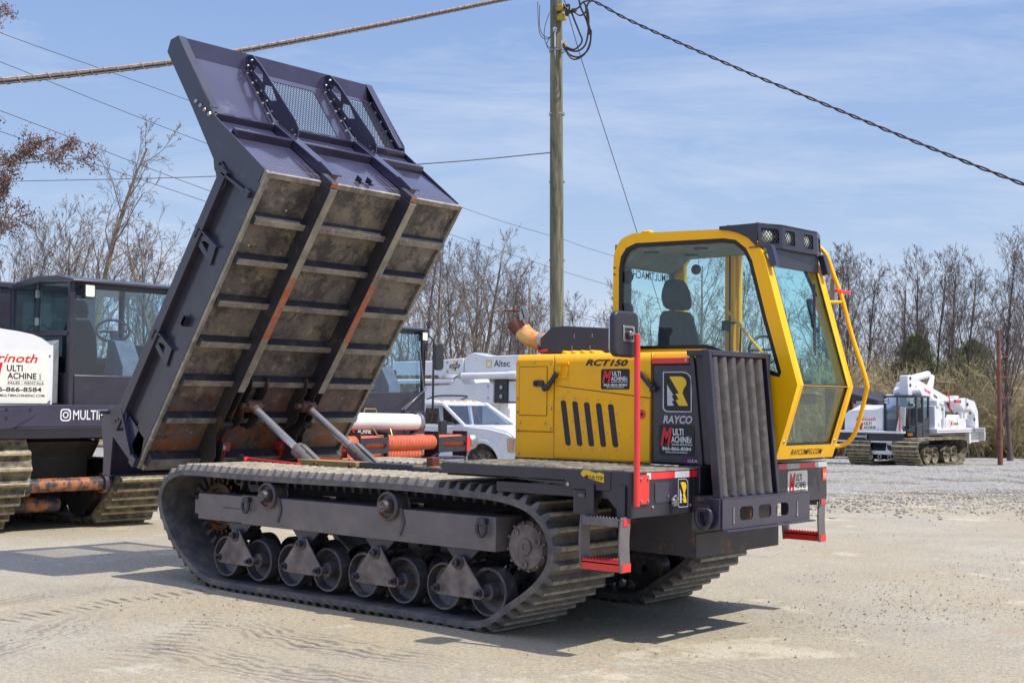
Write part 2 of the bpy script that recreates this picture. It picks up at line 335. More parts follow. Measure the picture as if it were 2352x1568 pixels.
# ------------------------------------------------------------ ground
def ground_mat():
    def ex(n, L, t, noise, mixc, ramp, c):
        def M_(op, a, b=None, c_=None):
            q = n.nodes.new('ShaderNodeMath'); q.operation = op
            for i, v in enumerate((a, b, c_)):
                if v is None: continue
                if isinstance(v, (int, float)): q.inputs[i].default_value = v
                else: L(v, q.inputs[i])
            return q.outputs[0]
        sp = n.nodes.new('ShaderNodeSeparateXYZ'); L(t.outputs['Object'], sp.inputs[0]); X, Y = sp.outputs[0], sp.outputs[1]
        c = mixc(ramp(noise(.28, 8, .62), .42, .6), c, C(170, 154, 122), .85)
        c = mixc(ramp(noise(1.1, 8, .7), .5, .66), c, C(146, 144, 138), .6)
        c = mixc(ramp(noise(30, 5, .75), .48, .6), c, C(134, 124, 106), .65)
        c = mixc(ramp(noise(85, 3, .6), .58, .68), c, C(104, 96, 84), .5)
        c = mixc(ramp(noise(.55, 9, .75), .56, .62), c, C(206, 196, 168), .55)
        c = mixc(ramp(noise(1.7, 8, .8), .66, .70), c, C(112, 96, 74), .55)
        c = mixc(ramp(noise(70, 2, .5), .62, .7), c, C(226, 218, 198), .6)
        c = mixc(ramp(noise(2.3, 7, .7), .6, .7), c, C(186, 142, 92), .4)
        # cleat smudges and wheel scuffs left by turning machines: arcs with a centre, a radius and a reach
        warp = M_('MULTIPLY', M_('SUBTRACT', noise(2.5, 4, .6), .5), .35)
        for cx, cy, rad, wid, per, rx, ry, reach, k in ((3.17, -1.47, 5.09, .16, .115, -1.85, -2.3, 1.5, .75), (3.17, -1.47, 5.75, .22, .0, -2.3, -2.6, 1.6, .4), (-6.9, -7.4, 8.1, .18, .13, -.35, -2.8, 1.2, .5), (-6.9, -7.4, 7.2, .25, .0, -.9, -3.6, 1.6, .35), (.6, 1.2, 3.45, .3, .0, .6, -2.3, 1.3, .6), (.6, 1.2, 4.2, .35, .0, .9, -3.0, 1.6, .45), (9, 12, 14.5, .5, .0, 4.5, -1.8, 3, .25)):
            dx, dy = M_('SUBTRACT', X, cx), M_('SUBTRACT', Y, cy)
            dist = M_('ADD', M_('SQRT', M_('ADD', M_('MULTIPLY', dx, dx), M_('MULTIPLY', dy, dy))), warp)
            off_ = M_('SUBTRACT', dist, rad)
            band = ramp(M_('ABSOLUTE', off_), wid, wid*.4)
            if per:
                ang = M_('MULTIPLY', M_('ARCTAN2', dy, dx), rad*2*PI/per); cle = ramp(M_('SINE', M_('ADD', ang, M_('MULTIPLY', off_, 9.))), -.1, .9); band = M_('MULTIPLY', band, cle)
            else:
                band = M_('MULTIPLY', band, ramp(M_('SINE', M_('MULTIPLY', off_, 2*PI/.085)), -.6, .9))
            ex_, ey_ = M_('SUBTRACT', X, rx), M_('SUBTRACT', Y, ry)
            far = ramp(M_('SQRT', M_('ADD', M_('MULTIPLY', ex_, ex_), M_('MULTIPLY', ey_, ey_))), reach, reach*.4)
            f = M_('MULTIPLY', M_('MULTIPLY', band, far), ramp(noise(4.5, 6, .75), .36, .55))
            c = mixc(f, c, C(82, 76, 72), min(1, k*1.25))
        return c
    return mat('dry_dirt', C(176, 168, 148), .92, 0, C(164, 156, 137), .9, bump=1.0, bs=38, extra=ex, spec=.2)
def sheet(name, m, us, vs, h, label_kind='structure', inside=None):
    MBs = MB(); W = len(vs); idx = {}
    for u in us:
        for v in vs:
            p = CAM+Vector((-.6533, .7571, 0))*u+R0*v
            MBs.v.append((p.x, p.y, gz(p.x, p.y)+h(p.x, p.y, u, v)))
    for i in range(len(us)-1):
        for j in range(W-1):
            if inside and not inside((us[i]+us[i+1])/2, (vs[j]+vs[j+1])/2): continue
            MBs.f.append((i*W+j, i*W+j+1, (i+1)*W+j+1, (i+1)*W+j))
    o = MBs.build(name, m, smooth=60); tag(o, kind=label_kind); return o
us = [-60, -30, -12, -5]+[i*.5 for i in range(0, 60)]+[30+i*1.5 for i in range(0, 48)]+[105, 130, 180, 260, 400, 700]
vs_ = [-500, -250, -120, -70, -50]+[-35+i*.9 for i in range(0, 79)]+[50, 70, 120, 250, 500]
sheet('ground', ground_mat(), us, vs_, lambda x, y, u, v: .008*math.sin(x*1.9+.7*math.sin(y*2.3))+.006*math.sin(y*3.1+x) if 0 < u < 60 else 0)
GRV = mat('gravel', C(160, 155, 144), .9, 0, C(128, 123, 114), 8, dirt=C(108, 104, 100), dt=(.5, .6), ds=14, dmax=.7, bump=1, bs=14,
          extra=lambda n, L, t, noise, mixc, ramp, c: mixc(ramp(noise(9, 4, .7), .56, .64), c, C(214, 210, 200), .7))
def gin(u, v):
    e = 1.4*math.sin(v*.7)+1.1*math.sin(v*1.9+2)
    return u > 24.5 and u < 82
sheet('gravel_patch', GRV, [24+i*.8 for i in range(74)], [-40+i*.9 for i in range(96)], lambda x, y, u, v: .02+.03*math.sin(x*.9+y*.5)*math.sin(y*.8)+.03*math.sin(x*2.7)*math.sin(y*2.1)-.25*max(0, 1-max(0, u-25-1.3*math.sin(v*.8)-1.1*math.sin(v*2.1+2)-.9*math.sin(v*4.7))/4)**1.5, inside=gin)
LEAF = mat('leaf_litter', C(150, 124, 90), .95, 0, C(110, 90, 66), 1.2, bump=.6, bs=8)
sheet('woodland_floor', LEAF, [78+i*3 for i in range(60)], [-160+i*8 for i in range(41)], lambda x, y, u, v: .12+(u-78)*.012+.1*math.sin(x*.6)*math.sin(y*.5))
rnd = random.Random(5)
OCT = [(1, 0, 0), (-1, 0, 0), (0, 1, 0), (0, -1, 0), (0, 0, 1), (0, 0, -1)]
OF = [(0, 2, 4), (2, 1, 4), (1, 3, 4), (3, 0, 4), (2, 0, 5), (1, 2, 5), (3, 1, 5), (0, 3, 5)]
def stones(name, label, m, N, fn, sz):
    b = MB()
    for i in range(N):
        p, s = fn(), rnd.uniform(*sz)*rnd.choice((.6, .8, 1, 1, 1.5)); a = rnd.random()*6.28
        for q in OCT:
            x, y, z = q[0]*s*rnd.uniform(.7, 1.3), q[1]*s*rnd.uniform(.6, 1.1), q[2]*s*rnd.uniform(.4, .8)
            b.v.append((p.x+x*math.cos(a)-y*math.sin(a), p.y+x*math.sin(a)+y*math.cos(a), p.z+z+s*.15))
        b.f += [tuple(k+i*6 for k in f) for f in OF]
    o = b.build(name, m, smooth=0); return tag(o, label, 'stones', kind='stuff')
STN = mat('stone', C(168, 158, 142), .9, 0, C(92, 86, 80), 40, spec=.2)
stones('loose_stones', 'small loose pebbles scattered over the dry dirt yard', STN, 5200, lambda: (lambda q: q)(spot(rnd.uniform(-100, 2450), 8.2+rnd.random()**1.5*18)) if rnd.random() < .45 else spot(rnd.choice((2150, 2300, 1900, 900, 1250, 500, 2000, 2420))+rnd.gauss(0, 130), 9+abs(rnd.gauss(0, 4))), (.0025, .009))
stones('gravel_stones', 'pale coarse crushed gravel behind the carrier', mat('crushed_stone', C(176, 170, 156), .9, 0, C(122, 116, 106), .9), 22000, lambda: (lambda p: Vector((p.x, p.y, p.z+.01)))(spot(rnd.uniform(1750, 2480), 19+rnd.gammavariate(3.0, 8.0))), (.012, .038))

# ------------------------------------------------------------ shared builders
def arclen(P):
    L = [0]
    for i in range(len(P)): L.append(L[-1]+(Vector(P[(i+1) % len(P)])-Vector(P[i])).length)
    return L
def belt(path, y0, y1, pitch, lug, thick, teeth=None, tooth_y=None):
    """closed rubber belt in the xz plane: path is its centre line, outside on the left of travel"""
    P = smooth_poly(path, 5); L = arclen(P); T = L[-1]; n = round(T/pitch); pitch = T/n
    def at(s):
        s %= T; i = 0
        lo, hi = 0, len(P)
        while hi-lo > 1:
            mid = (lo+hi)//2
            if L[mid] <= s: lo = mid
            else: hi = mid
        i = lo; a = Vector(P[i]); b = Vector(P[(i+1) % len(P)]); t = (s-L[i])/max(1e-9, L[i+1]-L[i]); q = a.lerp(b, t); d = (b-a).normalized()
        return q, Vector((d.y, -d.x))
    area = sum(P[i][0]*P[(i+1) % len(P)][1]-P[(i+1) % len(P)][0]*P[i][1] for i in range(len(P)))
    sg = 1 if area > 0 else -1
    b = MB(); st = 0
    prof = [(0, 0), (.2, .0), (.34, .85), (.42, 1), (.54, 1), (.62, .85), (.76, 0)]
    out, inn = [], []
    for k in range(n):
        for f, h in prof:
            q, nn = at((k+f)*pitch); _, n2 = at((k+f)*pitch+.06); _, n1 = at((k+f)*pitch-.06); nn = (nn+n1+n2).normalized()*sg
            out.append(q+nn*(thick/2+h*lug)); inn.append((q-nn*thick/2, q+nn*thick/2))
    N = len(out); w = (y1-y0)
    yo = [y0, y0+.02, y1-.02, y1]
    vs = []; crest = []
    for i in range(N):
        o = out[i]; a, e = inn[i]
        vs += [(a.x, y0, a.y), (e.x, y0, e.y), (o.x, y0+.03*(1 if (o-e).length > .01 else 0), o.y), (o.x, y1-.03*(1 if (o-e).length > .01 else 0), o.y), (e.x, y1, e.y), (a.x, y1, a.y)]
    fs = []
    for i in range(N):
        j = (i+1) % N
        for k in range(6):
            if k == 2 and i % 7 in (2, 3, 4): crest.append(len(fs))
            fs.append((i*6+k, i*6+(k+1) % 6, j*6+(k+1) % 6, j*6+k))
    b.add(vs, fs); b.crest = crest
    if teeth:
        m = round(T/teeth)
        for k in range(m):
            q, nn = at(k*T/m); nn = nn*sg; tt = Vector((-nn.y, nn.x))
            for ty in tooth_y:
                base = q-nn*thick/2; tip = base-nn*.075
                quad = []
                for c_, ww, yy in ((base, .022, .03), (tip, .012, .02)):
                    for sx, sy in ((-1, -1), (1, -1), (1, 1), (-1, 1)):
                        v = c_+tt*ww*sx; quad.append((v.x, ty+yy*sy, v.y))
                b.add(quad, [(3, 2, 1, 0), (4, 5, 6, 7), (0, 1, 5, 4), (1, 2, 6, 5), (2, 3, 7, 6), (3, 0, 4, 7)])
    return b
def build_belt(b, m, m2, parent):
    o = b.build('track', m, parent, smooth=30); o.data.materials.append(m2)
    for i in b.crest: o.data.polygons[i].material_index = 1
    return o
def dring(b, c, r=.055, t=.014, d=(0, -1, 0), M=None):
    c = Vector(c); d = Vector(d)
    side = d.cross(Vector((0, 0, 1))).normalized()
    pts = []
    for k in range(14):
        a = 2*PI*k/14; x, z = r*.72*math.cos(a), r*math.sin(a)
        if z > r*.45: z = r*.55
        pts.append(c+d*.03+side*x+Vector((0, 0, z-.3*r)))
    b.tube(pts, t, 8, True, M=M)
    b.box(-.035, .035, -.02, .02, .01, .05, Matrix.Translation(c+d*.015) @ Matrix(((side.x, d.x, 0, 0), (side.y, d.y, 0, 0), (0, 0, 1, 0), (0, 0, 0, 1))))
def bolt(b, c, d, r=.011, h=.012):
    c = Vector(c); d = Vector(d).normalized(); b.lathe([(0, h), (r*.8, h), (r, h*.6), (r, 0)], c, d, 6)

def machine_decal(parent, o, r, u, W, H, dark=True, phone=True, tagtxt='#MULTIMACHINEINC', panel=True):
    """square dealer sticker: tall red initial, two lines of caps, services, phone"""
    r = Vector(r); u = Vector(u); o = Vector(o); txt = WHT if dark else BTX
    b = MB().prism(rpoly(0, W, 0, H, .06*W), 'z', -.001, .0015, basis(o, r, u)); d = b.build('decal', BTX if dark else SGN, parent, smooth=0)
    def T(s, x, y, w_, h_, m=txt, sh=0, bd=.02, rr=r, uu=u): lettering(s, o+r*W*x+u*H*y, rr, uu, W*w_, H*h_, m, d, sh, bd, .003)
    if phone: y0, k = .34, .62
    else: y0, k = .06, .9
    T('M', .05, y0-.06*k, .33, k*1.0, RTX, .3, .05)
    T('ULTI', .40, y0+.52*k, .3, .36*k)
    T('ACHINE', .36, y0+.13*k, .5, .34*k)
    T('INC.', .93, y0+.14*k, .26*k*H/W*1.1, .055*W/H*1.2, txt, 0, .02, u, -r)
    T('SALES-RENTALS', .37, y0-.01*k, .58, .09*k)
    if phone:
        T('866-866-8584', .10, .16, .82, .12)
        if tagtxt: T(tagtxt, .2, .07, .62, .055)
    return d
# ------------------------------------------------------------ the crawler carrier
CR = thing('crawler_carrier', 'yellow and black tracked dump carrier with its bed tipped up and glass cab', 'tracked carrier')
XZ = lambda p: (p[0], p[1])
TP = [(-1.9, .06), (-1.2, .055), (-.4, .055), (.5, .055), (1.04, .06), (1.30, .195), (1.53, .35), (1.645, .48), (1.675, .6), (1.65, .71), (1.58, .80), (1.47, .87), (1.29, .915), (1.0, .935), (.16, .95), (-1.2, .94), (-2.2, .945), (-2.45, .93), (-2.6, .87), (-2.68, .77), (-2.695, .66), (-2.64, .53), (-2.46, .32), (-2.17, .13)]
for s in (-1, 1):
    y0, y1 = (-1.25, -.52) if s < 0 else (.52, 1.25)
    Y = lambda v: s*v                                   # v counted outward from the centre line
    build_belt(belt(TP, y0, y1, .1, .052, .046, .1, [s*.87]), RUB, RUBC, CR)
    b = MB(); b.box(-1.6, 1.17, *sorted((Y(1.218), Y(.93))), .555, .79)
    fr = b.build('track_frame', FRM, CR, .006)
    b = MB(); b.box(-2.2, -1.6, *sorted((Y(1.205), Y(1.0))), .56, .775); b.box(-1.87, -1.6, *sorted((Y(1.214), Y(1.19))), .565, .672); b.box(-1.87, -1.6, *sorted((Y(1.214), Y(1.19))), .678, .78)
    b.box(-2.27, -2.2, *sorted((Y(1.19), Y(1.04))), .6, .72); b.box(-1.87, -1.85, *sorted((Y(1.212), Y(.95))), .562, .782)
    b.build('tensioner_housing', FRM, fr, .004)
    for x in (-1.5, 1.07):
        b = MB(); dring(b, (x, Y(1.225), .73), .055, .014, (0, s, 0)); b.build('tow_ring', BLK, fr, smooth=50)
    for x in (-1.24, .14):
        b = MB(); o = (x, Y(1.105), .805)
        b.lathe([(.05, 0), (.1, .0), (.108, .01), (.1, .02), (.1, .13), (.108, .14), (.1, .15), (.088, .15), (.082, .125), (.05, .12), (.05, .15), (.042, .2), (.0, .2)], o, (0, s, 0), 40)
        b.box(x-.03, x+.03, *sorted((Y(1.04), Y(1.12))), .78, .85); b.prism([(x+.09, .80), (x+.13, .80), (x+.16, .70), (x+.12, .60), (x+.10, .60), (x+.13, .70)], 'y', *sorted((Y(1.219), Y(1.229))))
        rr = b.build('return_roller', bpy.data.materials['roller_paint'] if 'roller_paint' in bpy.data.materials else mat('roller_paint', (.09, .08, .085, 1), .4, 0, (.06, .052, .056, 1), 8, dirt=C(150, 96, 58), dt=(.52, .66), ds=9, dmax=.7, bump=.12), fr)
        b = MB()
        for k in range(2): bolt(b, (x-.012+.024*k, Y(1.305), .806), (0, s, 0), .006, .004)
        each(b, 'roller_bolt', STL, fr)
    # rear idler with slotted drive rim, front final drive with sprocket
    b = MB(); o = (-2.29, Y(.87), .64)
    b.lathe([(.06, -.04), (.15, -.04), (.16, -.06), (.205, -.06), (.21, -.03), (.21, .03), (.205, .06), (.16, .06), (.15, .04), (.06, .04)], o, (0, s, 0), 36)
    for k in range(22):
        a = 2*PI*k/22; M = Matrix.Translation(o) @ Matrix.Rotation(-a, 4, 'Y'); b.box(.185, .24, -.045, .045, -.014, .014, M)
    b.build('idler_wheel', mat('rust_polished_steel%s' % ('' if s < 0 else '_far'), C(96, 72, 56), .4, .6, C(70, 56, 48), 8, dirt=C(150, 90, 50), dt=(.5, .65), ds=8, dmax=.7, bump=.1) if s < 0 else bpy.data.materials['rust_polished_steel'], CR)
    b = MB(); o = (1.35, Y(.87), .60)
    b.lathe([(.1, -.05), (.2, -.05), (.2, .05), (.1, .05)], o, (0, s, 0), 30)
    for k in range(17):
        a = 2*PI*k/17; M = Matrix.Translation(o) @ Matrix.Rotation(-a, 4, 'Y'); b.prism([(.19, -.03), (.262, -.012), (.262, .012), (.19, .03)], 'y', -.03, .03, M)
    sp = b.build('drive_sprocket', DARKRUST, CR)
    b = MB(); o = (1.35, Y(.95), .60)
    b.lathe([(.19, -.08), (.19, .03), (.175, .05), (.17, .14), (.155, .155), (.15, .165), (.058, .168), (.055, .18), (.02, .18), (.018, .17), (0, .17)], o, (0, s, 0), 44)
    for k in range(12):
        a = 2*PI*(k+.3)/12; bolt(b, (o[0]+.162*math.cos(a), Y(.95+.15), o[2]+.162*math.sin(a)), (0, s, 0), .012, .016)
    for a in (.35, 2.3, 4.7): b.lathe([(.026, 0), (.026, .012), (.016, .012), (.014, .004), (0, .004)], (o[0]+.12*math.cos(a), Y(.95+.166), o[2]+.12*math.sin(a)), (0, s, 0), 16)
    b.box(o[0]-.1, o[0]-.06, *sorted((Y(1.112), Y(1.12))), o[2]-.09, o[2]-.02)
    b.build('final_drive', PLT, sp)
    for xc in (-1.65, -.815, .015, .845):
        b = MB(); P = [(xc-.045, .50), (xc+.045, .50), (xc+.062, .475), (xc+.235, .275), (xc+.23, .24), (xc+.2, .225), (xc-.2, .225), (xc-.23, .24), (xc-.235, .275), (xc-.062, .475)]
        b.prism(P, 'y', *sorted((Y(1.235), Y(1.22)))); bg_ = b.build('bogie_plate', PLT, CR, .003)
        b = MB()
        for dx in (-.2, .2):
            b.lathe([(.028, 0), (.028, .02), (.017, .022), (.017, .05), (.008, .052), (.008, .046), (0, .046)], (xc+dx, Y(1.235), .27), (0, s, 0), 8)
        b.lathe([(.05, 0), (.05, .008), (.026, .012), (.026, .045), (.01, .047), (.01, .04), (0, .04)], (xc, Y(1.235), .462), (0, s, 0), 20)
        each(b, 'bogie_bolt', BLK, bg_)
        b = MB(); b.prism([(xc-.16, .556), (xc+.16, .556), (xc+.10, .5), (xc+.05, .46), (xc-.05, .46), (xc-.10, .5)], 'y', *sorted((Y(1.2), Y(1.17))))
        b.prism([(xc-.16, .556), (xc+.16, .556), (xc+.05, .46), (xc-.05, .46)], 'y', *sorted((Y(1.1), Y(1.07)))); b.lathe([(.048, 0), (.048, .22), (0, .22)], (xc, Y(1.0), .462), (0, s, 0), 20)
        b.build('bogie_bracket', BLK, bg_, .003)
        for dx in (-.21, .21):
            for yy in (1.04, .70):
                b = MB(); o = (xc+dx, Y(yy), .27)
                b.lathe([(.03, .0), (.155, .0), (.168, .006), (.168, .115), (.162, .122), (.152, .12), (.146, .10), (.14, .055), (.075, .035), (.062, .05), (.055, .125), (.03, .13), (.028, .18), (0, .18)], o, (0, s, 0), 44)
                b.build('road_wheel', mat('wheel_paint', (.05, .045, .055, 1), .36, 0, (.08, .072, .08, 1), 8, dirt=C(150, 135, 115), dt=(.5, .72), ds=9, dmax=.6, bump=.12, coat=.2) if 'wheel_paint' not in bpy.data.materials else bpy.data.materials['wheel_paint'], bg_)
# hull, chassis
b = MB(); b.prism([(1.2, .575), (2.328, .562), (2.328, .80), (2.328, .95), (1.2, .95)], 'y', -.545, .545)
b.box(2.328, 2.336, -.545, .545, .565, .72)
b.build('front_hull', mat('hull_paint', (.045, .04, .046, 1), .45, 0, (.03, .027, .032, 1), 3, dirt=C(150, 92, 52), dt=(.56, .64), ds=3.5, dmax=.7, bump=.15, bs=20), CR, .008)
b = MB(); b.box(-2.35, 1.2, -.42, .42, .6, .8); b.box(-2.9, .7, -.40, -.28, .8, 1.0); b.box(-2.9, .7, .28, .40, .8, 1.0)
for x in (-2.2, -1.4, -.4, .5): b.box(x, x+.12, -.95, .95, .62, .76)
for x in (-2.85, -1.6, -.6): b.box(x, x+.1, -.28, .28, .84, .97)
b.build('chassis', GRIME, CR, .006)
b = MB(); b.box(-1.07, -.43, -.42, -.27, .985, 1.055); b.box(-.9, .66, .25, .42, .985, 1.06); b.box(-.28, .71, -.6, -.45, 1.0, 1.05); b.build('subframe_beam', BLK, CR, .008)
for x0, x1, y0, y1 in ((-1.85, -1.09, -.43, -.28), (-.42, -.2, -.43, -.28), (-.83, -.24, .10, .24)):
    o = MB().box(x0, x1, y0, y1, .99, 1.055).build('timber_block', WOOD, CR, .006)
b = MB()
for x in (-1.16, -.38, .1, -1.6): b.lathe([(.018, 0), (.018, .02), (0, .024)], (x, -.431, 1.02), (0, -1, 0), 8)
for x in (-.85, -.55): b.lathe([(.015, 0), (.015, .02), (0, .024)], (x, -.43, .995), (0, -1, 0), 8)
each(b, 'block_bolt', EXT, CR)
b = MB(); b.box(-.28, -.21, -.42, -.34, 1.055, 1.125); b.build('rusty_bracket', EXT, CR, .005)
# red safety props lying on the chassis and their stands
for y, k in ((-.45, 1), (.22, 0)):
    b = MB(); b.bar((-2.5, y, 1.02), (-1.8, y, 1.0), .05, .045); b.cyl((-2.56, y-.04, 1.02), (-2.56, y+.04, 1.02), .03, n=12); pr = b.build('safety_prop', RED, CR, .004)
    b = MB(); b.prism([(-2.6, .98), (-2.5, .98), (-2.5, 1.06), (-2.55, 1.08), (-2.6, 1.05)], 'y', y-.06, y-.05); b.build('prop_lug', BLK, pr, .003)
for y in (-.36, .33):
    b = MB(); b.prism([(-3.12, .92), (-3.07, .92), (-2.98, 1.06), (-2.96, 1.12), (-2.99, 1.17), (-3.03, 1.16), (-3.05, 1.08)], 'y', y-.012, y+.012); b.box(-3.05, -2.96, y-.05, y+.05, 1.085, 1.17)
    st = b.build('red_latch_post', RED, CR, .003)
    b = MB(); b.cyl((-3.12, y-.03, 1.1), (-2.95, y-.03, 1.12), .02, n=12); b.build('latch_bolt', STL, st)
# lift cylinders
for y in (-.33, .32):
    top = Vector((-2.62, y, 1.51)); bot = Vector((-1.15, y, .66)); d = (bot-top).normalized(); mid = top+d*.80
    b = MB(); b.cyl(mid-d*.02, bot, .062, n=28); b.cyl(mid-d*.05, mid+d*.08, .068, n=28); b.bar(mid+d*.02+Vector((0, 0, .062)), mid+d*.42+Vector((0, 0, .062)), .05, .05)
    cy = b.build('lift_cylinder', GRYP, CR, .004)
    b = MB(); b.cyl(top+d*.05, mid+d*.1, .034, n=24); b.build('piston_rod', CHR, cy)
    b = MB(); b.cyl((top.x, y-.075, top.z), (top.x, y+.075, top.z), .058, n=24); b.cyl(top, top+d*.09, .045, n=20); b.cyl((top.x, y-.13, top.z), (top.x, y+.13, top.z), .03, n=16); b.build('rod_eye', mat('rod_eye_steel', C(128, 96, 82), .5, 0, C(86, 62, 54), 9, bump=.2) if 'rod_eye_steel' not in bpy.data.materials else bpy.data.materials['rod_eye_steel'], cy)
# decks either side of the engine
b = MB(); b.box(.714, 2.3, -1.27, -.45, 1.142, 1.152)
for i in range(20): b.box(.74+i*.079, .76+i*.079, -1.25, -.46, 1.152, 1.156)
b.box(2.3, 2.337, -1.27, -.5, 1.142, 1.152); dk = b.build('deck', DECK, CR)
b = MB(); b.box(.712, 1.82, -1.281, -1.262, 1.075, 1.146); b.box(1.815, 2.18, -1.286, -1.27, 1.022, 1.1462); b.box(.712, .74, -1.262, -.45, 1.07, 1.141); b.box(.74, 1.2, -1.25, -.5, 1.06, 1.07)
b.prism([(1.2, 1.07), (2.30, 1.07), (2.30, .87), (2.27, .862), (2.12, 1.02), (1.82, 1.045)], 'y', -1.268, -1.255)
b.prism([(2.18, 1.145), (2.325, 1.145), (2.325, .862), (2.27, .862), (2.11, 1.02), (2.18, 1.025)], 'y', -1.282, -1.269)
b.box(2.325, 2.337, -1.282, -.497, .862, 1.145); b.box(1.2, 2.32, -1.25, -.55, .97, 1.04); b.box(1.88, 2.02, -1.27, -1.2, .865, 1.02)
sk = b.build('deck_skirt', BLK, CR, .004)
b = MB()
for x, z in ((1.845, 1.05), (2.04, 1.045)): bolt(b, (x, -1.287, z), (0, -1, 0), .014, .008)
for y, z in ((-1.05, .92), (-.62, .91)): bolt(b, (2.338, y, z), (1, 0, 0), .01, .006)
each(b, 'deck_bolt', STL, sk)
b = MB(); b.prism(rpoly(-1.03, -.83, .945, 1.075, .02), 'x', 2.338, 2.342); b.build('access_flap', BLKG, sk, .002)
b = MB(); b.tube([(2.36, -.84+.02*math.cos(a), .94+.022*math.sin(a)) for a in [k*PI/4 for k in range(8)]], .006, 6, True); b.box(2.345, 2.375, -.86, -.82, .92, .955); b.tube([(2.35, -.86, .96), (2.37, -.84, .985), (2.36, -.81, .96), (2.36, -.79, .93)], .007, 6); b.build('padlock', STL, sk, .002)
def tape(y0, y1, z0, z1, segs, x=2.3385):
    n = len(segs); yy = y0
    for f, m in segs:
        MB().box(x, x+.0015, yy, yy+(y1-y0)*f, z0, z1).build('reflective_tape', m, CR, smooth=0); yy += (y1-y0)*f
tape(-1.12, -.503, 1.095, 1.136, [(.07, WHT), (.44, REFL), (.27, SILV), (.22, REFL)])
tape(.53, 1.275, 1.105, 1.145, [(.18, REFL), (.24, SILV), (.34, REFL), (.24, SILV)])
# far side deck box
b = MB(); b.box(1.0, 2.335, .50, 1.28, 1.135, 1.15); b.box(2.30, 2.337, .50, 1.28, .862, 1.134); b.box(1.0, 2.30, 1.262, 1.278, .862, 1.134); b.box(1.2, 2.3, .55, 1.25, .9, .98)
b.build('far_deck_box', BLK, CR, .004)
MB().box(2.3385, 2.3415, 1.205, 1.268, 1.005, 1.095).build('orange_label', mat('orange_sticker', C(235, 90, 40), .5), CR)
for y in (1.222, 1.25): flat([(-.004, 0), (.004, 0), (.004, .03), (.010, .03), (0, .045), (-.010, .03), (-.004, .03)], (2.3418, y, 1.02), (0, 1, 0), (0, 0, 1), WHT, CR, name='arrow_mark')
# steps
for s in (-1, 1):
    # side rails stand square to the machine's side: treads run along x
    yo = -1.30 if s < 0 else 1.30
    x0, x1 = (2.0, 2.30) if s < 0 else (1.98, 2.28)
    b = MB()
    tr = b.prism(rpoly(x0, x1, .535, .595, .01), 'y', yo-.05, yo-.04).prism(rpoly(x0, x1, .535, .595, .01), 'y', yo+.04, yo+.05).box(x0, x1, yo-.05, yo+.05, .575, .587)
    for k in range(12): b.prism([(x0+.01+k*.024, .595), (x0+.03+k*.024, .595), (x0+.02+k*.024, .607)], 'y', yo-.048, yo-.040); b.prism([(x0+.01+k*.024, .595), (x0+.03+k*.024, .595), (x0+.02+k*.024, .607)], 'y', yo+.04, yo+.048)
    step = b.build('step', RED, CR, .002)
    b = MB(); b.box(x0+.01, x1-.01, yo-.05, yo+.05, .835, .85); b.box(x0+.01, x1-.01, yo-.052, yo-.045, .81, .86); 
    for k in range(11): b.prism([(x0+.02+k*.024, .86), (x0+.04+k*.024, .86), (x0+.03+k*.024, .872)], 'y', yo-.052, yo-.045)
    b.build('upper_tread', FRM, step, .002)
    for x, e in ((x0-.005, 0), (x1, 1)):
        P = smooth_poly([(yo-.05, .53), (yo-.06, .6), (yo-.068, .7), (yo-.06, .8), (yo-.05, .87)], 4, False); Q = [(q[0]+.105, q[1]) for q in reversed(P)]
        MB().prism(P+Q, 'x', x, x+.012).build('step_rail', FRM, step, .002)
    b = MB(); b.box(x0, x0+.06, yo+.0, yo+.012, .86, 1.06); b.box(x1-.06, x1, yo+.0, yo+.012, .86, 1.06); each(b, 'step_hanger', BLK, step, .002)
    MB().box(x1+.0125, x1+.015, yo-.03, yo+.03, .815, .86).build('step_reflector', REFL, step)
    MB().box(x1+.0125, x1+.015, yo-.04, yo+.05, .535, .585).build('step_marker', RED, step)
b = MB(); b.box(1.87, 2.02, -1.262, -1.25, .87, 1.02); b.cyl((1.93, -1.275, .985), (1.98, -1.30, .985), .014, n=14); b.build('valve_plate', FRM, CR, .003)
sx = MB().box(1.935, 2.015, -1.2655, -1.263, .895, .965).build('warning_sticker', WHT, CR, smooth=0)
MB().box(1.965, 2.013, -1.2672, -1.266, .945, .962).build('yellow_band', YTX, sx, smooth=0)
for k in range(3): lettering('CAUTION KEEP', (1.966, -1.266, .93-k*.014), (1, 0, 0), (0, 0, 1), .045, .008, BTX, sx, 0, 0, .001)
flat([(0, 0), (.012, .004), (.018, .02), (.008, .034), (-.004, .02)], (1.944, -1.266, .91), (1, 0, 0), (0, 0, 1), BTX, sx, .001)
# bumper
b = MB(); P, H = rpoly(-.585, .585, .762, .955, .004, 1), []
for y0, y1 in ((-.37, -.2), (-.13, .04), (.11, .28)): H.append(rpoly(y0, y1, .81, .90, .03, 3))
M = Matrix(((0, 0, 1, 2.555), (1, 0, 0, 0), (0, 1, 0, 0), (0, 0, 0, 1)))
vs, fs = plate([P]+H, .012); b.add(vs, fs, M)
b.box(2.47, 2.56, -.585, .585, .955, .965); b.box(2.549, 2.60, -.585, .605, .750, .760); b.box(2.336, 2.55, -.585, -.573, .78, .95); b.box(2.336, 2.55, .573, .585, .78, .95)
b.prism([(2.338, .74), (2.44, .76), (2.55, .765), (2.55, .96), (2.338, .975)], 'y', -.605, -.587)
bp = b.build('bumper', BLKG, CR, .004)
for y in (-.61,):
    b = MB(); dring(b, (2.45, y, .87), .075, .017, (0, -1, 0)); b.build('tow_ring', BLK, bp, smooth=50)
b = MB()
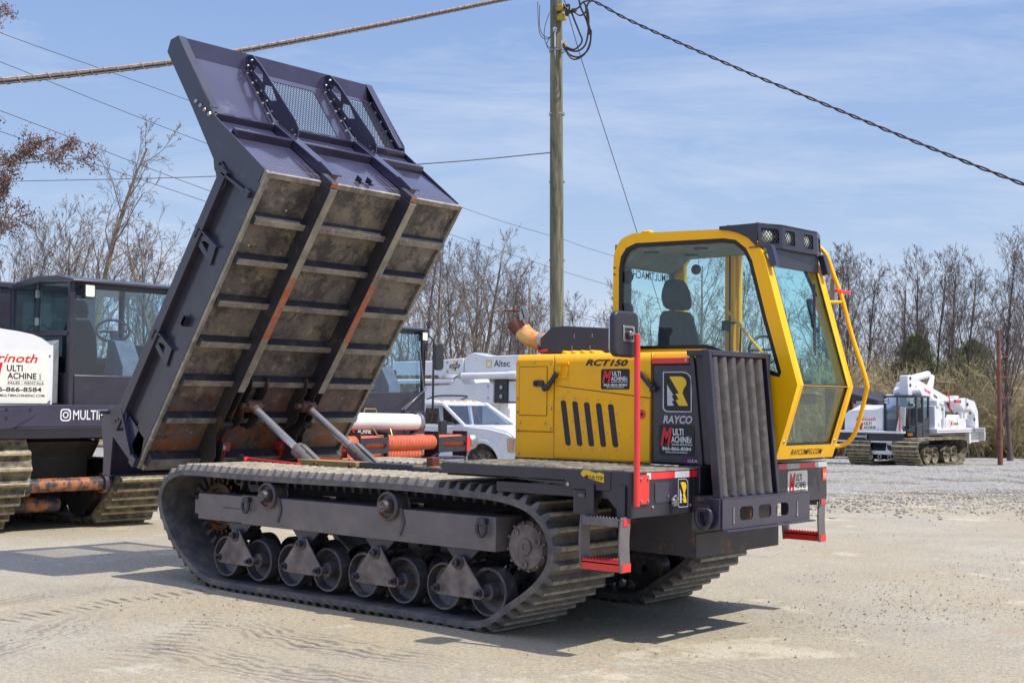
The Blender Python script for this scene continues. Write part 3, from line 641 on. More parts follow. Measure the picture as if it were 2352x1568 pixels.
for y in (-.45, .40): b.box(2.561, 2.565, y-.008, y+.008, .80, .90); b.cyl((2.56, y, .80), (2.566, y, .80), .009, n=10)
each(b, 'slot_plate', STL, bp)
# radiator guard: leaning frame with deep vertical louvres
RM = lambda y, z, dx=0: (2.455+(1.92-z)/(1.92-.97)*.09+dx, y, z)
def rad_box(b, y0, y1, z0, z1, d0, d1):
    vs = [RM(y, z, d) for y in (y0, y1) for z in (z0, z1) for d in (d0, d1)]
    b.add(vs, [(0, 1, 3, 2), (4, 6, 7, 5), (0, 4, 5, 1), (2, 3, 7, 6), (0, 2, 6, 4), (1, 5, 7, 3)])
b = MB(); rad_box(b, -.585, -.55, .96, 1.93, -.06, 0); rad_box(b, .155, .19, .96, 1.93, -.2, 0); rad_box(b, -.55, .155, 1.89, 1.928, -.2, 0)
rad_box(b, -.585, .19, .96, .975, -.2, -.03)
rg = b.build('radiator_guard', BLK, CR, .006)
b = MB()
rad_box(b, -.55, .155, .975, 1.89, -.075, -.07); b.build('radiator_core', GRIME, rg)
for k in range(6):
    y = -.545+k*.116
    b = MB(); vs = []
    for z in (.975, 1.885):
        for dy, dx in ((0, -.064), (.018, -.014), (.030, -.006), (.058, -.004), (.066, -.012), (.052, -.06)): vs.append(RM(y+dy, z, dx))
    n = 6; b.add(vs, [tuple(range(n-1, -1, -1)), tuple(range(n, 2*n))]+[(i, (i+1) % n, (i+1) % n+n, i+n) for i in range(n)])
    b.build('louvre', LOUV, rg, smooth=50)
b = MB(); b.prism([(2.27, 1.165), (2.43, 1.165), (2.37, 1.925), (2.24, 1.925)], 'y', -.42, .19); b.box(2.2, 2.36, -.54, .18, .95, 1.16)
b.build('radiator_shroud', BLK, CR, .006)
# engine hood: black cowl and yellow panels
YH = -.424
def curved_top(x0, x1, m, name, z0, parent=CR, ya=YH, yb=.24):
    P = [(ya, z0), (ya, 1.86), (ya+.008, 1.89), (ya+.03, 1.918), (ya+.06, 1.93), (yb, 1.955), (yb, z0)]
    return MB().prism(P, 'x', x0, x1).build(name, m, parent, .004)
curved_top(.655, 1.885, YELO, 'engine_hood', 1.155)
hood = bpy.data.objects['engine_hood']
P = [(YH+.002, 1.155), (YH+.002, 1.845)]
b = MB(); b.prism([(1.89, 1.155), (2.315, 1.155), (2.245, 1.85), (1.89, 1.85)], 'y', YH+.002, .2); cowl = b.build('front_cowl', BLK, CR, .02, seg=3)
b = MB(); b.prism([(YH, 1.85), (YH, 1.875), (YH+.03, 1.92), (YH+.07, 1.93), (.2, 1.95), (.2, 1.85)], 'x', 1.893, 2.22); b.build('cowl_cap', YELO, cowl, .006)
b = MB(); b.prism([(2.245, 1.85), (2.315, 1.16), (2.27, 1.16), (2.2, 1.93), (2.225, 1.925)], 'y', YH-.012, YH+.01); b.build('cowl_edge', BLK, cowl, .004)
b = MB(); b.box(1.90, 2.20, YH-.012, YH-.002, 1.845, 1.885); b.build('red_strip_light', RED, cowl, .004)
b = MB(); bolt(b, (2.18, YH-.012, 1.865), (0, -1, 0), .012, .006); b.build('strip_bolt', STL, cowl)
b = MB(); b.box(1.892, 2.225, YH-.001, YH+.002, 1.84, 1.852); b.build('cowl_seam', BTX, cowl)
# panel seams, access door, vents, handles
b = MB(); b.box(1.028, 1.032, YH-.0016, YH-.0004, 1.155, 1.92); b.box(1.885, 1.891, YH-.0016, YH-.0004, 1.155, 1.92)
b.add([(1.06, YH-.0016, 1.690), (1.885, YH-.0016, 1.606), (1.885, YH-.0016, 1.612), (1.06, YH-.0016, 1.695)], [(0, 1, 2, 3)])
b.box(.66, 1.03, YH-.0016, YH-.0004, 1.352, 1.356); b.box(.655, 1.885, YH-.0016, YH-.0004, 1.15, 1.162)
b.build('panel_seam', BTX, hood, smooth=0)
b = MB(); b.prism(rpoly(1.036, 1.88, 1.17, 1.60, .012), 'y', YH-.008, YH); b.build('lower_panel', YELO, hood, .003)
b = MB(); b.prism(rpoly(.665, 1.022, 1.362, 1.885, .01), 'y', YH-.007, YH); pn = b.build('rear_panel', YELO, hood, .002)
b = MB(); b.ring(rpoly(.695, .968, 1.472, 1.838, .006), rpoly(.699, .964, 1.476, 1.834, .006), 'y', YH-.0082, YH-.0072); b.build('access_gap', BTX, pn, smooth=0)
b = MB(); b.prism(rpoly(.700, .963, 1.477, 1.833, .005), 'y', YH-.012, YH-.007); b.build('access_door', YELO, hood, .002)
b = MB(); b.prism(rpoly(.842, .945, 1.688, 1.735, .022), 'y', YH-.026, YH-.012); b.lathe([(.016, 0), (.014, .008), (.006, .008), (.006, .004), (0, .004)], (.866, YH-.026, 1.711), (0, -1, 0), 14); b.build('access_lock', PLAS, hood, .003)
b = MB()
for x, z in ((.68, 1.86), (.84, 1.87), (1.0, 1.86), (.68, 1.60), (1.005, 1.53), (.71, 1.42), (.95, 1.42), (.68, 1.36), (.69, 1.19), (1.0, 1.38), (.68, 1.5)): bolt(b, (x, YH-.008, z), (0, -1, 0), .009, .007)
each(b, 'panel_bolt', STL, hood)
for i in range(5):
    x = 1.145+i*.106; z1 = 1.588-i*.006
    b = MB(); P = [(px+(pz-1.42)*-.16+.0, pz) for px, pz in rpoly(x-.024+.0, x+.024, 1.262, z1, .018, 3)]
    b.prism(P, 'y', YH-.0105, YH-.008); vt = b.build('vent', mat('vent_mesh', (.03, .028, .035, 1), .6, 0, (.045, .04, .05, 1), 60, bump=.8, bs=300) if i == 0 else bpy.data.materials['vent_mesh'], hood, smooth=0)
    b = MB()
    for dx, z in ((0, z1+.022), (0, 1.24), (.042, 1.5), (.042, 1.36), (-.04, 1.44)): b.cyl((x+dx+(z-1.42)*-.16, YH-.008, z), (x+dx+(z-1.42)*-.16, YH-.012, z), .0055, n=8)
    each(b, 'vent_rivet', STL, hood)
b = MB()
for c in (((.97, 1.665), (1.075, 1.79)), ((1.81, 1.785), (1.915, 1.68))):
    (xa, za), (xb, zb) = c
    b.bar((xa, YH-.03, za), (xb, YH-.03, zb), .034, .02, (0, 1, 0)); k = (xa, za) if za < zb else (xb, zb); b.bar((k[0], YH-.028, k[1]), (k[0]-.02 if za < zb else k[0]+.01, YH-.02, k[1]-.02 if za > zb else k[1]+.03), .05, .03, (0, 1, 0)); b.cyl(((xa+xb)/2, YH, (za+zb)/2), ((xa+xb)/2, YH-.03, (za+zb)/2), .012, n=12)
each(b, 'hood_latch', PLAS, hood, .005)
b = MB(); b.box(1.05, 1.17, YH-.018, YH-.004, 1.845, 1.868); b.box(1.065, 1.09, YH-.012, YH-.001, 1.75, 1.845); b.box(1.13, 1.155, YH-.012, YH-.001, 1.75, 1.845); b.box(1.055, 1.165, YH-.006, YH-.001, 1.745, 1.765); b.build('hood_hinge', YELO, hood, .003)
b = MB(); b.lathe([(.034, 0), (.034, .002), (.0, .002)], (1.815, YH-.0082, 1.497), (0, -1, 0), 20); b.build('red_button_ring', RED, hood); b = MB(); b.lathe([(.014, 0), (.012, .004), (0, .004)], (1.815, YH-.0105, 1.497), (0, -1, 0), 14); b.build('red_button', DARKRUST, hood)
lettering('RCT150', (1.315, YH, 1.838), (1, 0, -.02), (0, 0, 1), .375, .047, BTX, hood, .35, .035, .0025)
machine_decal(CR, (1.455, YH, 1.668), (1, 0, 0), (0, 0, 1), .25, .145)
# emblem: cut-corner outline, yellow letter shape and a pale pine
E0 = (1.985, YH, 1.515); ew = .235; eh = .275
def em(P): return [(x/400*ew, (570-y)/570*eh) for x, y in P]
k = 5
def roundc(cx, cy, r, a0, a1, n=6): return [(cx+r*math.cos(math.radians(a0+(a1-a0)*i/n)), cy-r*math.sin(math.radians(a0+(a1-a0)*i/n))) for i in range(n+1)]
O1 = [(0, 0)]+roundc(270, 130, 130, 90, 0)+[(400, 570)]+roundc(70, 500, 70, 270, 180)
O2 = [(14, 14)]+roundc(268, 132, 116, 90, 0)+[(386, 556)]+roundc(72, 498, 56, 270, 180)
def emblem(E0, ew, eh, r, u, parent, backing=False):
    def em(P): return [(x/400*ew, (570-y)/570*eh) for x, y in P]
    M = basis(E0, r, u)
    e = MB().prism(em(O1), 'z', 0, .0012, M).build('emblem', BTX if not backing else SILV, parent, smooth=0)
    rr = MB().ring(em(O1), em(O2), 'z', .0012, .0022, M).build('emblem_outline', SILV if not backing else SILV, e, smooth=0)
    if backing: MB().prism(em(O2), 'z', .0012, .0016, M).build('emblem_field', BTX, e, smooth=0)
    Yp = [(90, 68), (230, 68)]+roundc(235, 160, 92, 80, -50, 7)+[(272, 300), (350, 480), (225, 480), (180, 400), (222, 396), (180, 310), (225, 306)]
    MB().prism(em(Yp), 'z', .0022, .003, M).build('emblem_letter', YTX, e, smooth=0)
    Tp = [(60, 180), (150, 338), (124, 338), (156, 412), (126, 412), (154, 480), (66, 480)]
    MB().prism(em(Tp), 'z', .0022, .003, M).build('emblem_pine', SILV, e, smooth=0)
emblem(E0, ew, eh, (1, 0, 0), (0, 0, 1), CR)
lettering('RAYCO', (1.99, YH, 1.437), (1, 0, 0), (0, 0, 1), .235, .055, SILV, cowl, .2, .03)
machine_decal(CR, (1.955, YH, 1.222), (1, 0, 0), (0, 0, 1), .285, .205)
d_ = MB().box(2.155, 2.275, YH-.0012, YH+.0, 1.168, 1.215).build('flag_sticker', MAR, CR, smooth=0)
lettering('U.S.A.', (2.19, YH-.001, 1.18), (1, 0, 0), (0, 0, 1), .08, .02, WHT, d_, .2, .02)
emblem((2.337, -.765, .902), .115, .185, (0, 1, 0), (0, 0, 1), CR, True)
machine_decal(CR, (2.338, .67, .865), (0, 1, 0), (0, 0, 1), .30, .225, dark=False, tagtxt='WWW.MULTIMACHINEINC.COM')
# torn step warning
ys = flat([(0, .05), (.02, .03), (.05, .045), (.07, .02), (.10, .015), (.185, .0), (.185, .055), (.15, .065), (.12, .058), (.06, .075), (.02, .075)], (1.945, -1.286, 1.072), (1, 0, 0), (0, 0, 1), YTX, CR, .0012, 'step_warning')
lettering('YOUR STEP', (1.985, -1.287, 1.090), (1, 0, -.03), (0, 0, 1), .14, .025, BTX, ys, 0, .01, .0015)
# red mirror post with bracket
b = MB(); b.prism(rpoly(-1.235, -1.108, .945, 1.125, .008), 'x', 2.338, 2.352); b.cyl((2.365, -1.262, .935), (2.36, -1.262, 2.00), .019, n=20)
mp_ = b.build('mirror_post', RED, CR, .003)
b = MB()
for y, z in ((-1.125, 1.10), (-1.20, 1.10), (-1.125, .965), (-1.2, .965)): bolt(b, (2.352, y, z), (1, 0, 0), .01, .008)
each(b, 'post_bolt', STL, mp_)
b = MB(); b.prism(rpoly(-1.44, -1.18, 1.855, 2.14, .05), 'x', 2.27, 2.318); mr = b.build('side_mirror', PLAS, CR, .018, seg=4)
b = MB(); b.ring(rpoly(-1.355, -1.235, 1.95, 2.05, .01), rpoly(-1.34, -1.25, 1.965, 2.035, .008), 'x', 2.318, 2.323); b.cyl((2.318, -1.30, 2.0), (2.345, -1.30, 2.0), .018, n=14); b.bar((2.34, -1.305, 2.0), (2.35, -1.245, 1.99), .02, .02); b.build('mirror_bracket', STL, mr, .002)
MB().prism(rpoly(-1.425, -1.195, 1.87, 2.125, .04), 'x', 2.262, 2.2695).build('mirror_glass', MIRR, mr)
# muffler box, exhaust, cap
b = MB(); b.prism([(.64, 1.945), (.64, 2.07), (.75, 2.15), (.86, 2.155), (1.30, 2.125), (1.30, 1.945)], 'y', -.12, .18); mf = b.build('muffler_box', BLK, CR, .006)
b = MB()
for x in (.95, 1.12): b.box(x, x+.004, -.1215, -.120, 1.97, 2.0); b.box(x+.02, x+.024, -.1215, -.120, 2.06, 2.09)
each(b, 'muffler_slot', SILV, mf)
EP = [(.80, -.02, 2.05), (.66, -.04, 2.043), (.58, -.06, 2.045), (.51, -.08, 2.07), (.455, -.09, 2.11), (.425, -.095, 2.145)]
b = MB(); b.tube(smooth_poly(EP, 5, False), .070, 28, cap=False); ex = b.build('exhaust_pipe', EXH, CR)
b = MB(); b.lathe([(.074, 0), (.078, .01), (.074, .02)], (.70, -.035, 2.047), (-1, -.1, 0), 30); b.lathe([(.073, 0), (.076, .015), (.073, .03)], (.62, -.05, 2.047), (-1, -.2, .05), 30); each(b, 'pipe_clamp', STL, ex)
b = MB(); b.tube([(.435, -.092, 2.132), (.405, -.10, 2.165), (.375, -.103, 2.197)], [.072, .074, .076], 28, cap=False); b.tube([(.371, -.103, 2.199), (.42, -.093, 2.15)], [.068, .066], 28, cap=False); b.build('exhaust_tip', mat('scorched_tip', C(124, 74, 56), .6, .1, C(78, 50, 46), 9), ex); MB().lathe([(0, 0), (.06, 0)], (.377, -.102, 2.191), (-.6, -.06, .75), 24).build('exhaust_bore', BTX, ex)
b = MB(); b.prism([(-.065, -.06), (.06, -.065), (.07, .06), (-.06, .065)], 'z', 0, .006, Matrix.Translation((.37, -.11, 2.285)) @ Matrix.Rotation(-.05, 4, 'Y')); b.build('rain_flap', EXT, ex)
b = MB(); b.prism([(.44, 2.20), (.54, 2.24), (.50, 2.32), (.45, 2.31)], 'y', -.14, -.13); b.bar((.46, -.13, 2.3), (.5, -.13, 2.2), .02, .012); b.build('flap_bracket', STL, ex)
b = MB(); b.tube([(.60, -.1, 1.985), (.63, -.12, 1.96), (.72, -.12, 1.975)], .012, 8); b.box(.62, .72, -.08, -.02, 1.96, 1.985); b.build('red_clamp', RED, ex, .003)
b = MB(); b.lathe([(.045, 0), (.045, .025), (.056, .028), (.056, .055), (.05, .062), (0, .062)], (1.32, -.05, 2.10), (0, 0, 1), 24); b.cyl((1.32, -.05, 1.94), (1.32, -.05, 2.1), .03); b.build('filler_cap', PLAS, CR)
b = MB()
for i in range(4): b.prism([(1.04+i*.085, 1.925), (1.11+i*.085, 1.925), (1.05+i*.085, 1.955)], 'y', -.36, -.22)
each(b, 'hood_louvre', YELO, hood, .002)
# ------------------------------------------------------------ tipped dump bed (s along the floor, y across, n out of the floor)
TH = .954; HX, HZ = -3.192, .957
BM = Matrix(((math.cos(TH), 0, -math.sin(TH), HX), (0, 1, 0, 0), (math.sin(TH), 0, math.cos(TH), HZ), (0, 0, 0, 1)))
def BP(s, y, n): return tuple(BM @ Vector((s, y, n)))
SN = lambda P: P            # (s, n) outlines extruded along y
b = MB(); b.box(.0, 3.04, -1.14, 1.14, -.004, .006, BM); bed = b.build('dump_bed', UND, CR)
for i, s0 in enumerate((.18, .62, 1.03, 1.44, 1.86, 2.28, 2.67)):
    b = MB()
    dn = .085 if i else .11; w = .07 if i else .1
    for y0, y1 in ((-1.13, -.595), (-.515, .350), (.430, 1.13)):
        vs = [(s0, y0, -.005), (s0-.022, y0, -dn), (s0-w-.012, y0, -dn), (s0-w-.03, y0, -.005)]; vs += [(a, y1, c) for a, _, c in vs]
        b.add(vs, [(3, 2, 1, 0), (4, 5, 6, 7), (0, 1, 5, 4), (1, 2, 6, 5), (2, 3, 7, 6), (3, 0, 4, 7)], BM)
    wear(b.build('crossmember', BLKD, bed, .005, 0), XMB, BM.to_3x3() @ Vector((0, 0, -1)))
for y0, y1 in ((-.595, -.515), (.350, .430)):
    b = MB(); b.box(.95, 3.055, y0, y1, -.175, -.004, BM); b.box(3.055, 3.11, y0+.005, y1-.005, -.155, .02, BM)
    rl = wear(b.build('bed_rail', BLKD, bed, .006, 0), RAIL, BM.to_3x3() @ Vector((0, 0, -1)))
    b = MB(); ym = (y0+y1)/2
    for yy in (y0-.006, y1-.006):
        b.prism([(1.0, -.006), (1.0, -.165), (.60, -.17), (.45, -.16), (.30, -.26), (.12, -.27), (-.12, -.19), (-.16, -.10), (-.05, -.01)], 'y', yy, yy+.012, BM)
    b.box(.56, .62, y0-.01, y1+.01, -.21, -.165, BM); b.box(.12, .6, y0, y1, -.15, -.01, BM)
    b.build('hinge_bracket', DARKRUST, rl, .003)
    # cylinder ear plates
    yc = -.33 if y0 < 0 else .32
    for e in (-1, 1):
        b = MB(); yy = yc+e*.09
        b.prism([(1.02, -.01), (1.06, -.09), (.95, -.15), (.80, -.14), (.66, -.20), (.58, -.17), (.50, -.12), (.46, -.01)], 'y', yy-.006, yy+.006, BM); b.build('cylinder_ear', DARKRUST, rl, .002)
b = MB(); b.box(0, 3.05, -1.17, -1.135, -.035, .02, BM); b.box(0, 3.05, 1.135, 1.17, -.035, .02, BM); b.box(3.0, 3.05, -1.135, 1.135, -.03, .0, BM); b.box(0, .05, -1.135, 1.135, -.06, 0, BM)
b.build('bed_sill', XMB, bed, .004)
def side(sgn):
    Y = lambda v: sorted((sgn*v[0], sgn*v[1]))
    b = MB(); b.box(.05, 2.95, *Y((1.145, 1.135)), .02, .50, BM); b.box(.02, 2.93, *Y((1.175, 1.13)), .0, .17, BM); b.box(.1, 2.8, *Y((1.215, 1.12)), .40, .50, BM); b.box(.1, 2.8, *Y((1.165, 1.145)), .17, .215, BM)
    b.box(.3, 2.75, *Y((1.19, 1.145)), .505, .515, BM)
    sw = b.build('side_wall', BEDS, bed, .004)
    for s0 in (.98, 2.03):
        yy = sgn*1.19
        vs, fs = plate([[(.06, .06), (.25, .09), (.235, .28), (.15, .38), (.11, .30)], [(.13, .16), (.20, .18), (.19, .25), (.16, .29)]], .012)
        M = BM @ Matrix.Translation((s0-.05, yy, .08)) @ Matrix(((1, 0, 0, 0), (0, 0, 1, 0), (0, 1, 0, 0), (0, 0, 0, 1)))
        b = MB(); b.add(vs, fs, M); b.box(s0+.10, s0+.20, *Y((1.225, 1.13)), .445, .455, BM); b.box(s0+.185, s0+.20, *Y((1.215, 1.14)), .14, .44, BM)
        b.build('stake_bracket', BEDS, sw, .003)
    b = MB(); b.box(1.43, 1.52, *Y((1.225, 1.16)), .12, .16, BM); b.box(1.43, 1.52, *Y((1.225, 1.215)), .12, .2, BM); b.build('side_bracket', BLK, sw, .003)
    b = MB(); b.prism([(2.62, .40), (2.66, .5), (2.74, .60), (2.80, .62), (2.83, .56), (2.80, .44), (2.70, .38)], 'y', *Y((1.19, 1.18)), BM); b.bar(BP(2.76, sgn*1.2, .47), BP(2.79, sgn*1.2, .10), .03, .02); b.cyl(BP(2.80, sgn*1.18, .56), BP(2.80, sgn*1.21, .56), .015, n=12)
    b.box(2.76, 2.82, *Y((1.21, 1.17)), .04, .11, BM); b.build('latch_link', BEDS, sw, .003)
    b = MB(); b.prism([(.30, .45), (.22, .60), (.10, .62), (.0, .59), (-.01, .50), (-.02, .02), (.10, -.02), (.28, .05)], 'y', *Y((1.175, 1.160)), BM); b.build('rear_corner_plate', BLKG, sw, .004)
    b = MB(); b.prism(smooth_poly([(.22, .60), (.30, .54), (.33, .44), (.29, .37), (.19, .35), (.13, .40), (.10, .50), (.13, .60)], 3), 'y', *Y((1.20, 1.182)), BM); b.build('tailgate_hook', BEDS, sw, .003)
    b = MB(); b.cyl(BP(.11, sgn*1.15, .68), BP(.11, sgn*1.26, .68), .022, n=12)
    for ss, nn in ((.17, .46), (.21, .43)): b.cyl(BP(ss, sgn*1.18, nn), BP(ss, sgn*1.215, nn), .012, n=10)
    each(b, 'hook_pin', STL, sw)
    b = MB(); b.bar(BP(.30, sgn*1.195, .46), BP(.06, sgn*1.195, .08), .05, .022); b.box(.0, .09, *Y((1.22, 1.17)), -.01, .07, BM); b.build('lower_latch', BLKG, sw, .003)
side(-1); side(1)
# tailgate hanging open behind
b = MB(); b.box(-3.71, -3.695, -1.14, 1.14, .86, 1.47); b.box(-3.78, -3.71, -1.14, -1.10, .85, 1.47); b.box(-3.78, -3.71, 1.10, 1.14, .85, 1.47); b.box(-3.78, -3.65, -1.14, 1.14, .845, .862)
for y in (-.6, 0, .6): b.box(-3.77, -3.71, y, y+.05, .86, 1.45)
b.prism([(-3.80, 1.33), (-3.77, 1.45), (-3.66, 1.50), (-3.58, 1.45), (-3.64, .86), (-3.72, .86)], 'y', -1.155, -1.142); b.prism([(-3.80, 1.33), (-3.77, 1.45), (-3.68, 1.52), (-3.6, 1.45), (-3.66, .86), (-3.74, .86)], 'y', 1.142, 1.155)
b.build('tailgate', BLKG, bed, .003)
# headboard
HB = mat('headboard_paint', (.05, .046, .09, 1), .2, 0, (.035, .032, .055, 1), 1.5, dirt=C(150, 150, 160), dt=(.6, .8), ds=2.5, dmax=.35, bump=.03, coat=.6)
b = MB(); b.box(3.03, 3.045, -1.14, 1.14, .0, .96, BM); hb = b.build('headboard', HB, bed)
for n0, n1, d in ((.60, .665, .07), (.915, .975, .06)):
    b = MB()
    for y0, y1 in ((-1.13, -.51), (-.41, .44), (.54, 1.13)): b.prism([(3.045, n0), (3.045+d, n0+.012), (3.045+d, n1-.008), (3.045, n1)], 'y', y0, y1, BM)
    b.build('headboard_rib', BLKG, hb, .004)
for y0 in (-.51, .44):
    b = MB(); b.prism([(3.045, .02), (3.125, .0), (3.13, .10), (3.135, .18), (3.12, .93), (3.045, 1.0)], 'y', y0, y0+.1, BM); b.prism([(3.12, -.03), (3.135, -.03), (3.15, .18), (3.135, .2)], 'y', y0-.005, y0+.105, BM); b.build('headboard_post', BLKG, hb, .006)
b = MB()
for y in (-.06, .06): b.box(3.045, 3.09, y, y+.012, .10, .17, BM); b.box(3.045, 3.055, y, y+.05, .1, .17, BM)
each(b, 'cable_lug', PLAS, hb, .002)
b = MB()
rn = random.Random(3)
for i in range(34):
    y = -1.08+i*.065
    if abs(y+.46) < .07 or abs(y-.49) < .07: continue
    b.box(3.0455, 3.0462, y, y+.003, .02, .30+rn.random()*.08, BM)
b.box(3.0455, 3.0465, -1.12, -.52, .108, .114, BM); b.box(3.0455, 3.0465, -.40, .43, .108, .114, BM); b.box(3.0455, 3.0465, .55, 1.12, .108, .114, BM)
b.build('scratches', C and mat('paint_scratches', C(150, 128, 120), .5), hb, smooth=0)
# canopy over the headboard: local frame (c along canopy, y, k outwards)
c0 = Vector((3.045, .96)); c1 = Vector((3.285, 1.70)); cdv = (c1-c0).normalized(); CL = (c1-c0).length
# canopy plane vectors in the bed frame (s,n): along cdv, outward = (cdv.n, -cdv.s)
def CPv(c, k): q = c0+cdv*c+Vector((cdv.y, -cdv.x))*k; return (q.x, q.y)
CM = BM @ Matrix(((cdv.x, 0, cdv.y, c0.x), (0, 1, 0, 0), (cdv.y, 0, -cdv.x, c0.y), (0, 0, 0, 1)))   # x->along, y->y, z->outward
b = MB()
outer = [(0, -1.14), (CL, -1.14), (CL, 1.14), (0, 1.14)]
win1 = [(p[0], p[1]) for p in rpoly(.06, CL-.07, -.33, .34, .02, 2)]; win2 = [(p[0], p[1]) for p in rpoly(.06, CL-.05, .56, 1.06, .02, 2)]
vs, fs = plate([outer, win1, win2], .008); b.add(vs, fs, CM)
cp = b.build('cab_guard', HB, bed)
for y0, y1 in ((-.35, .36), (.54, 1.08)):
    b = MB(); st = .034
    import itertools
    n = int((y1-y0+CL)/st)+2
    for i in range(-n, n*2):
        for sl in (1, -1):
            # lines y = y0 + i*st + sl*.55*c clipped to the window
            pts = []
            a0 = y0+i*st
            ca, cb = .045, CL-.055
            ya, yb = a0+sl*.55*ca, a0+sl*.55*cb
            t0, t1 = 0., 1.
            dy = yb-ya
            if dy > 0: t0 = max(t0, (y0-ya)/dy); t1 = min(t1, (y1-ya)/dy)
            else: t0 = max(t0, (y1-ya)/dy); t1 = min(t1, (y0-ya)/dy)
            if t1-t0 < .01: continue
            A = (ca+(cb-ca)*t0, ya+dy*t0, -.007); B_ = (ca+(cb-ca)*t1, ya+dy*t1, -.007)
            b.bar(CM @ Vector(A), CM @ Vector(B_), .006, .004, CM.to_3x3() @ Vector((0, 0, 1)))
    b.build('wire_mesh', PLAS, cp, smooth=0)
FW2 = .17
b = MB()
b.prism([(3.278, 1.695), (3.405, 1.815), (3.411, 1.809), (3.284, 1.689)], 'y', -1.154, 1.154, BM)
b.build('guard_flange', BLKG, cp, .002)
for sgn in (-1, 1):
    P = [CPv(CL+.02, .17), CPv(CL+.02, .06), CPv(CL-.02, -.02), CPv(.35, -.07), (2.99, 1.23), (2.78, .69), (2.70, .60), (2.68, .52), (2.82, .05), (3.045, .0), (3.06, .30), (3.10, .95), CPv(.25, .13)]
    P = [(3.41, 1.82), (3.33, 1.90), (3.22, 1.88), (2.99, 1.23), (2.78, .69), (2.71, .62), (2.69, .52), (2.82, .05), (3.05, .02), (3.07, .50), (3.09, .97), (3.14, 1.02)]
    y0, y1 = sorted((sgn*1.17, sgn*1.155))
    b = MB(); b.prism(P, 'y', y0, y1, BM); gs = b.build('guard_side_plate', BEDS if sgn < 0 else BLKG, cp, .002)
    b = MB(); a1, a2 = Vector((3.41, 1.82)), Vector((3.12, 1.0)); dd = (a2-a1).normalized(); nn = Vector((-dd.y, dd.x))
    b.bar(BP(a1.x, sgn*1.13, a1.y), BP(a2.x, sgn*1.13, a2.y), .085, .008, BM.to_3x3() @ Vector((nn.x, 0, nn.y)))
    b.build('side_flange', BEDS if sgn < 0 else BLKG, gs, .002)
    b = MB()
    for i in range(4):
        t = i/3; s_, n_ = 3.00+(3.075-3.00)*t+.0, 1.24-(1.24-.98)*t*1.0
        s_, n_ = 3.065, 1.21-.24*t
        b.lathe([(.022, 0), (.022, .006), (.016, .016), (0, .018)], BP(s_, sgn*1.17, n_), (0, sgn, 0), 8)
        b.lathe([(.022, 0), (.022, .006), (.016, .016), (0, .018)], BP(s_, sgn*1.155, n_), (0, -sgn, 0), 8)
    each(b, 'plate_bolt', STL, gs)
# gussets with cut-outs
for yg in (-.42, .53):
    G = [(3.27, 1.655), (3.40, 1.785), (3.44, 1.72), (3.42, 1.55), (3.24, .80), (3.20, .72), (3.14, .68), (3.11, .73), (3.10, .95), (3.12, 1.1)]
    H1 = [(3.33, 1.62), (3.39, 1.61), (3.37, 1.47), (3.30, 1.42)]; H2 = [(3.25, 1.36), (3.30, 1.38), (3.33, 1.28), (3.26, 1.14), (3.22, 1.22)]
    vs, fs = plate([G, H1, H2], .012); M = BM @ Matrix(((1, 0, 0, 0), (0, 0, 1, yg), (0, 1, 0, 0), (0, 0, 0, 1)))
    b = MB(); b.add(vs, fs, M)
    b.box(.02, CL-.01, yg-.07, yg, .004, .012, CM); gu = b.build('guard_gusset', BLKG, cp, smooth=0)
    b = MB()
    for i in range(6):
        c = .06+i*(CL-.12)/5
        p = CM @ Vector((c, yg-.04, .012)); d = CM.to_3x3() @ Vector((0, 0, 1)); b.lathe([(.017, 0), (.017, .005), (.012, .014), (0, .015)], p, d, 8)
        p = CM @ Vector((c+.01, yg-.006, .045)); b.lathe([(.014, 0), (.014, .005), (.010, .012), (0, .013)], p, (0, -1, 0), 8)
    for c in (.04, .11): p = CM @ Vector((CL-.005, yg-.035, c+.02)); b.lathe([(.017, 0), (.017, .005), (.012, .014), (0, .015)], p, CM.to_3x3() @ Vector((-1, 0, 0)), 8)
    for s_, n_ in ((3.15, .78), (3.13, .72)): b.lathe([(.012, 0), (.01, .01), (0, .011)], BP(s_, yg-.006, n_), (0, -1, 0), 8)
    each(b, 'gusset_bolt', STL, gu)
b = MB(); b.box(.02, CL-.01, 1.07, 1.14, .004, .012, CM); b.build('edge_strip', BLKG, cp)
b = MB()
for i in range(6): p = CM @ Vector((.06+i*(CL-.12)/5, 1.10, .012)); b.lathe([(.017, 0), (.017, .005), (.012, .014), (0, .015)], p, CM.to_3x3() @ Vector((0, 0, 1)), 8)
for y in (-.85, .05, .8): p = BM @ Vector((3.047, y, .80)); b.lathe([(.014, 0), (.014, .005), (.01, .012), (0, .013)], p, BM.to_3x3() @ Vector((1, 0, 0)), 8)
each(b, 'guard_bolt', STL, cp)
b = MB()
for s_, y, n_ in ((2.35, -1.02, -.005), (2.72, -.80, -.005), (.38, -.75, -.005)): b.lathe([(.012, 0), (0, .004)], BP(s_, y, n_), BM.to_3x3() @ Vector((0, 0, -1)), 10)
each(b, 'paint_chip', SILV, bed)

# ------------------------------------------------------------ cab
YN, YF = .25, 1.10
PO = smooth_poly([(1.06, 2.0), (1.06, 2.62), (1.075, 2.74), (1.13, 2.83), (1.24, 2.872)], 4, False)+smooth_poly([(2.08, 2.84), (2.20, 2.825), (2.31, 2.745), (2.385, 2.61)], 4, False)+[(2.52, 2.14), (2.645, 1.71), (2.56, 1.44), (2.475, 1.19), (2.3, 1.17), (1.7, 1.17), (1.06, 1.17), (1.06, 1.6)]
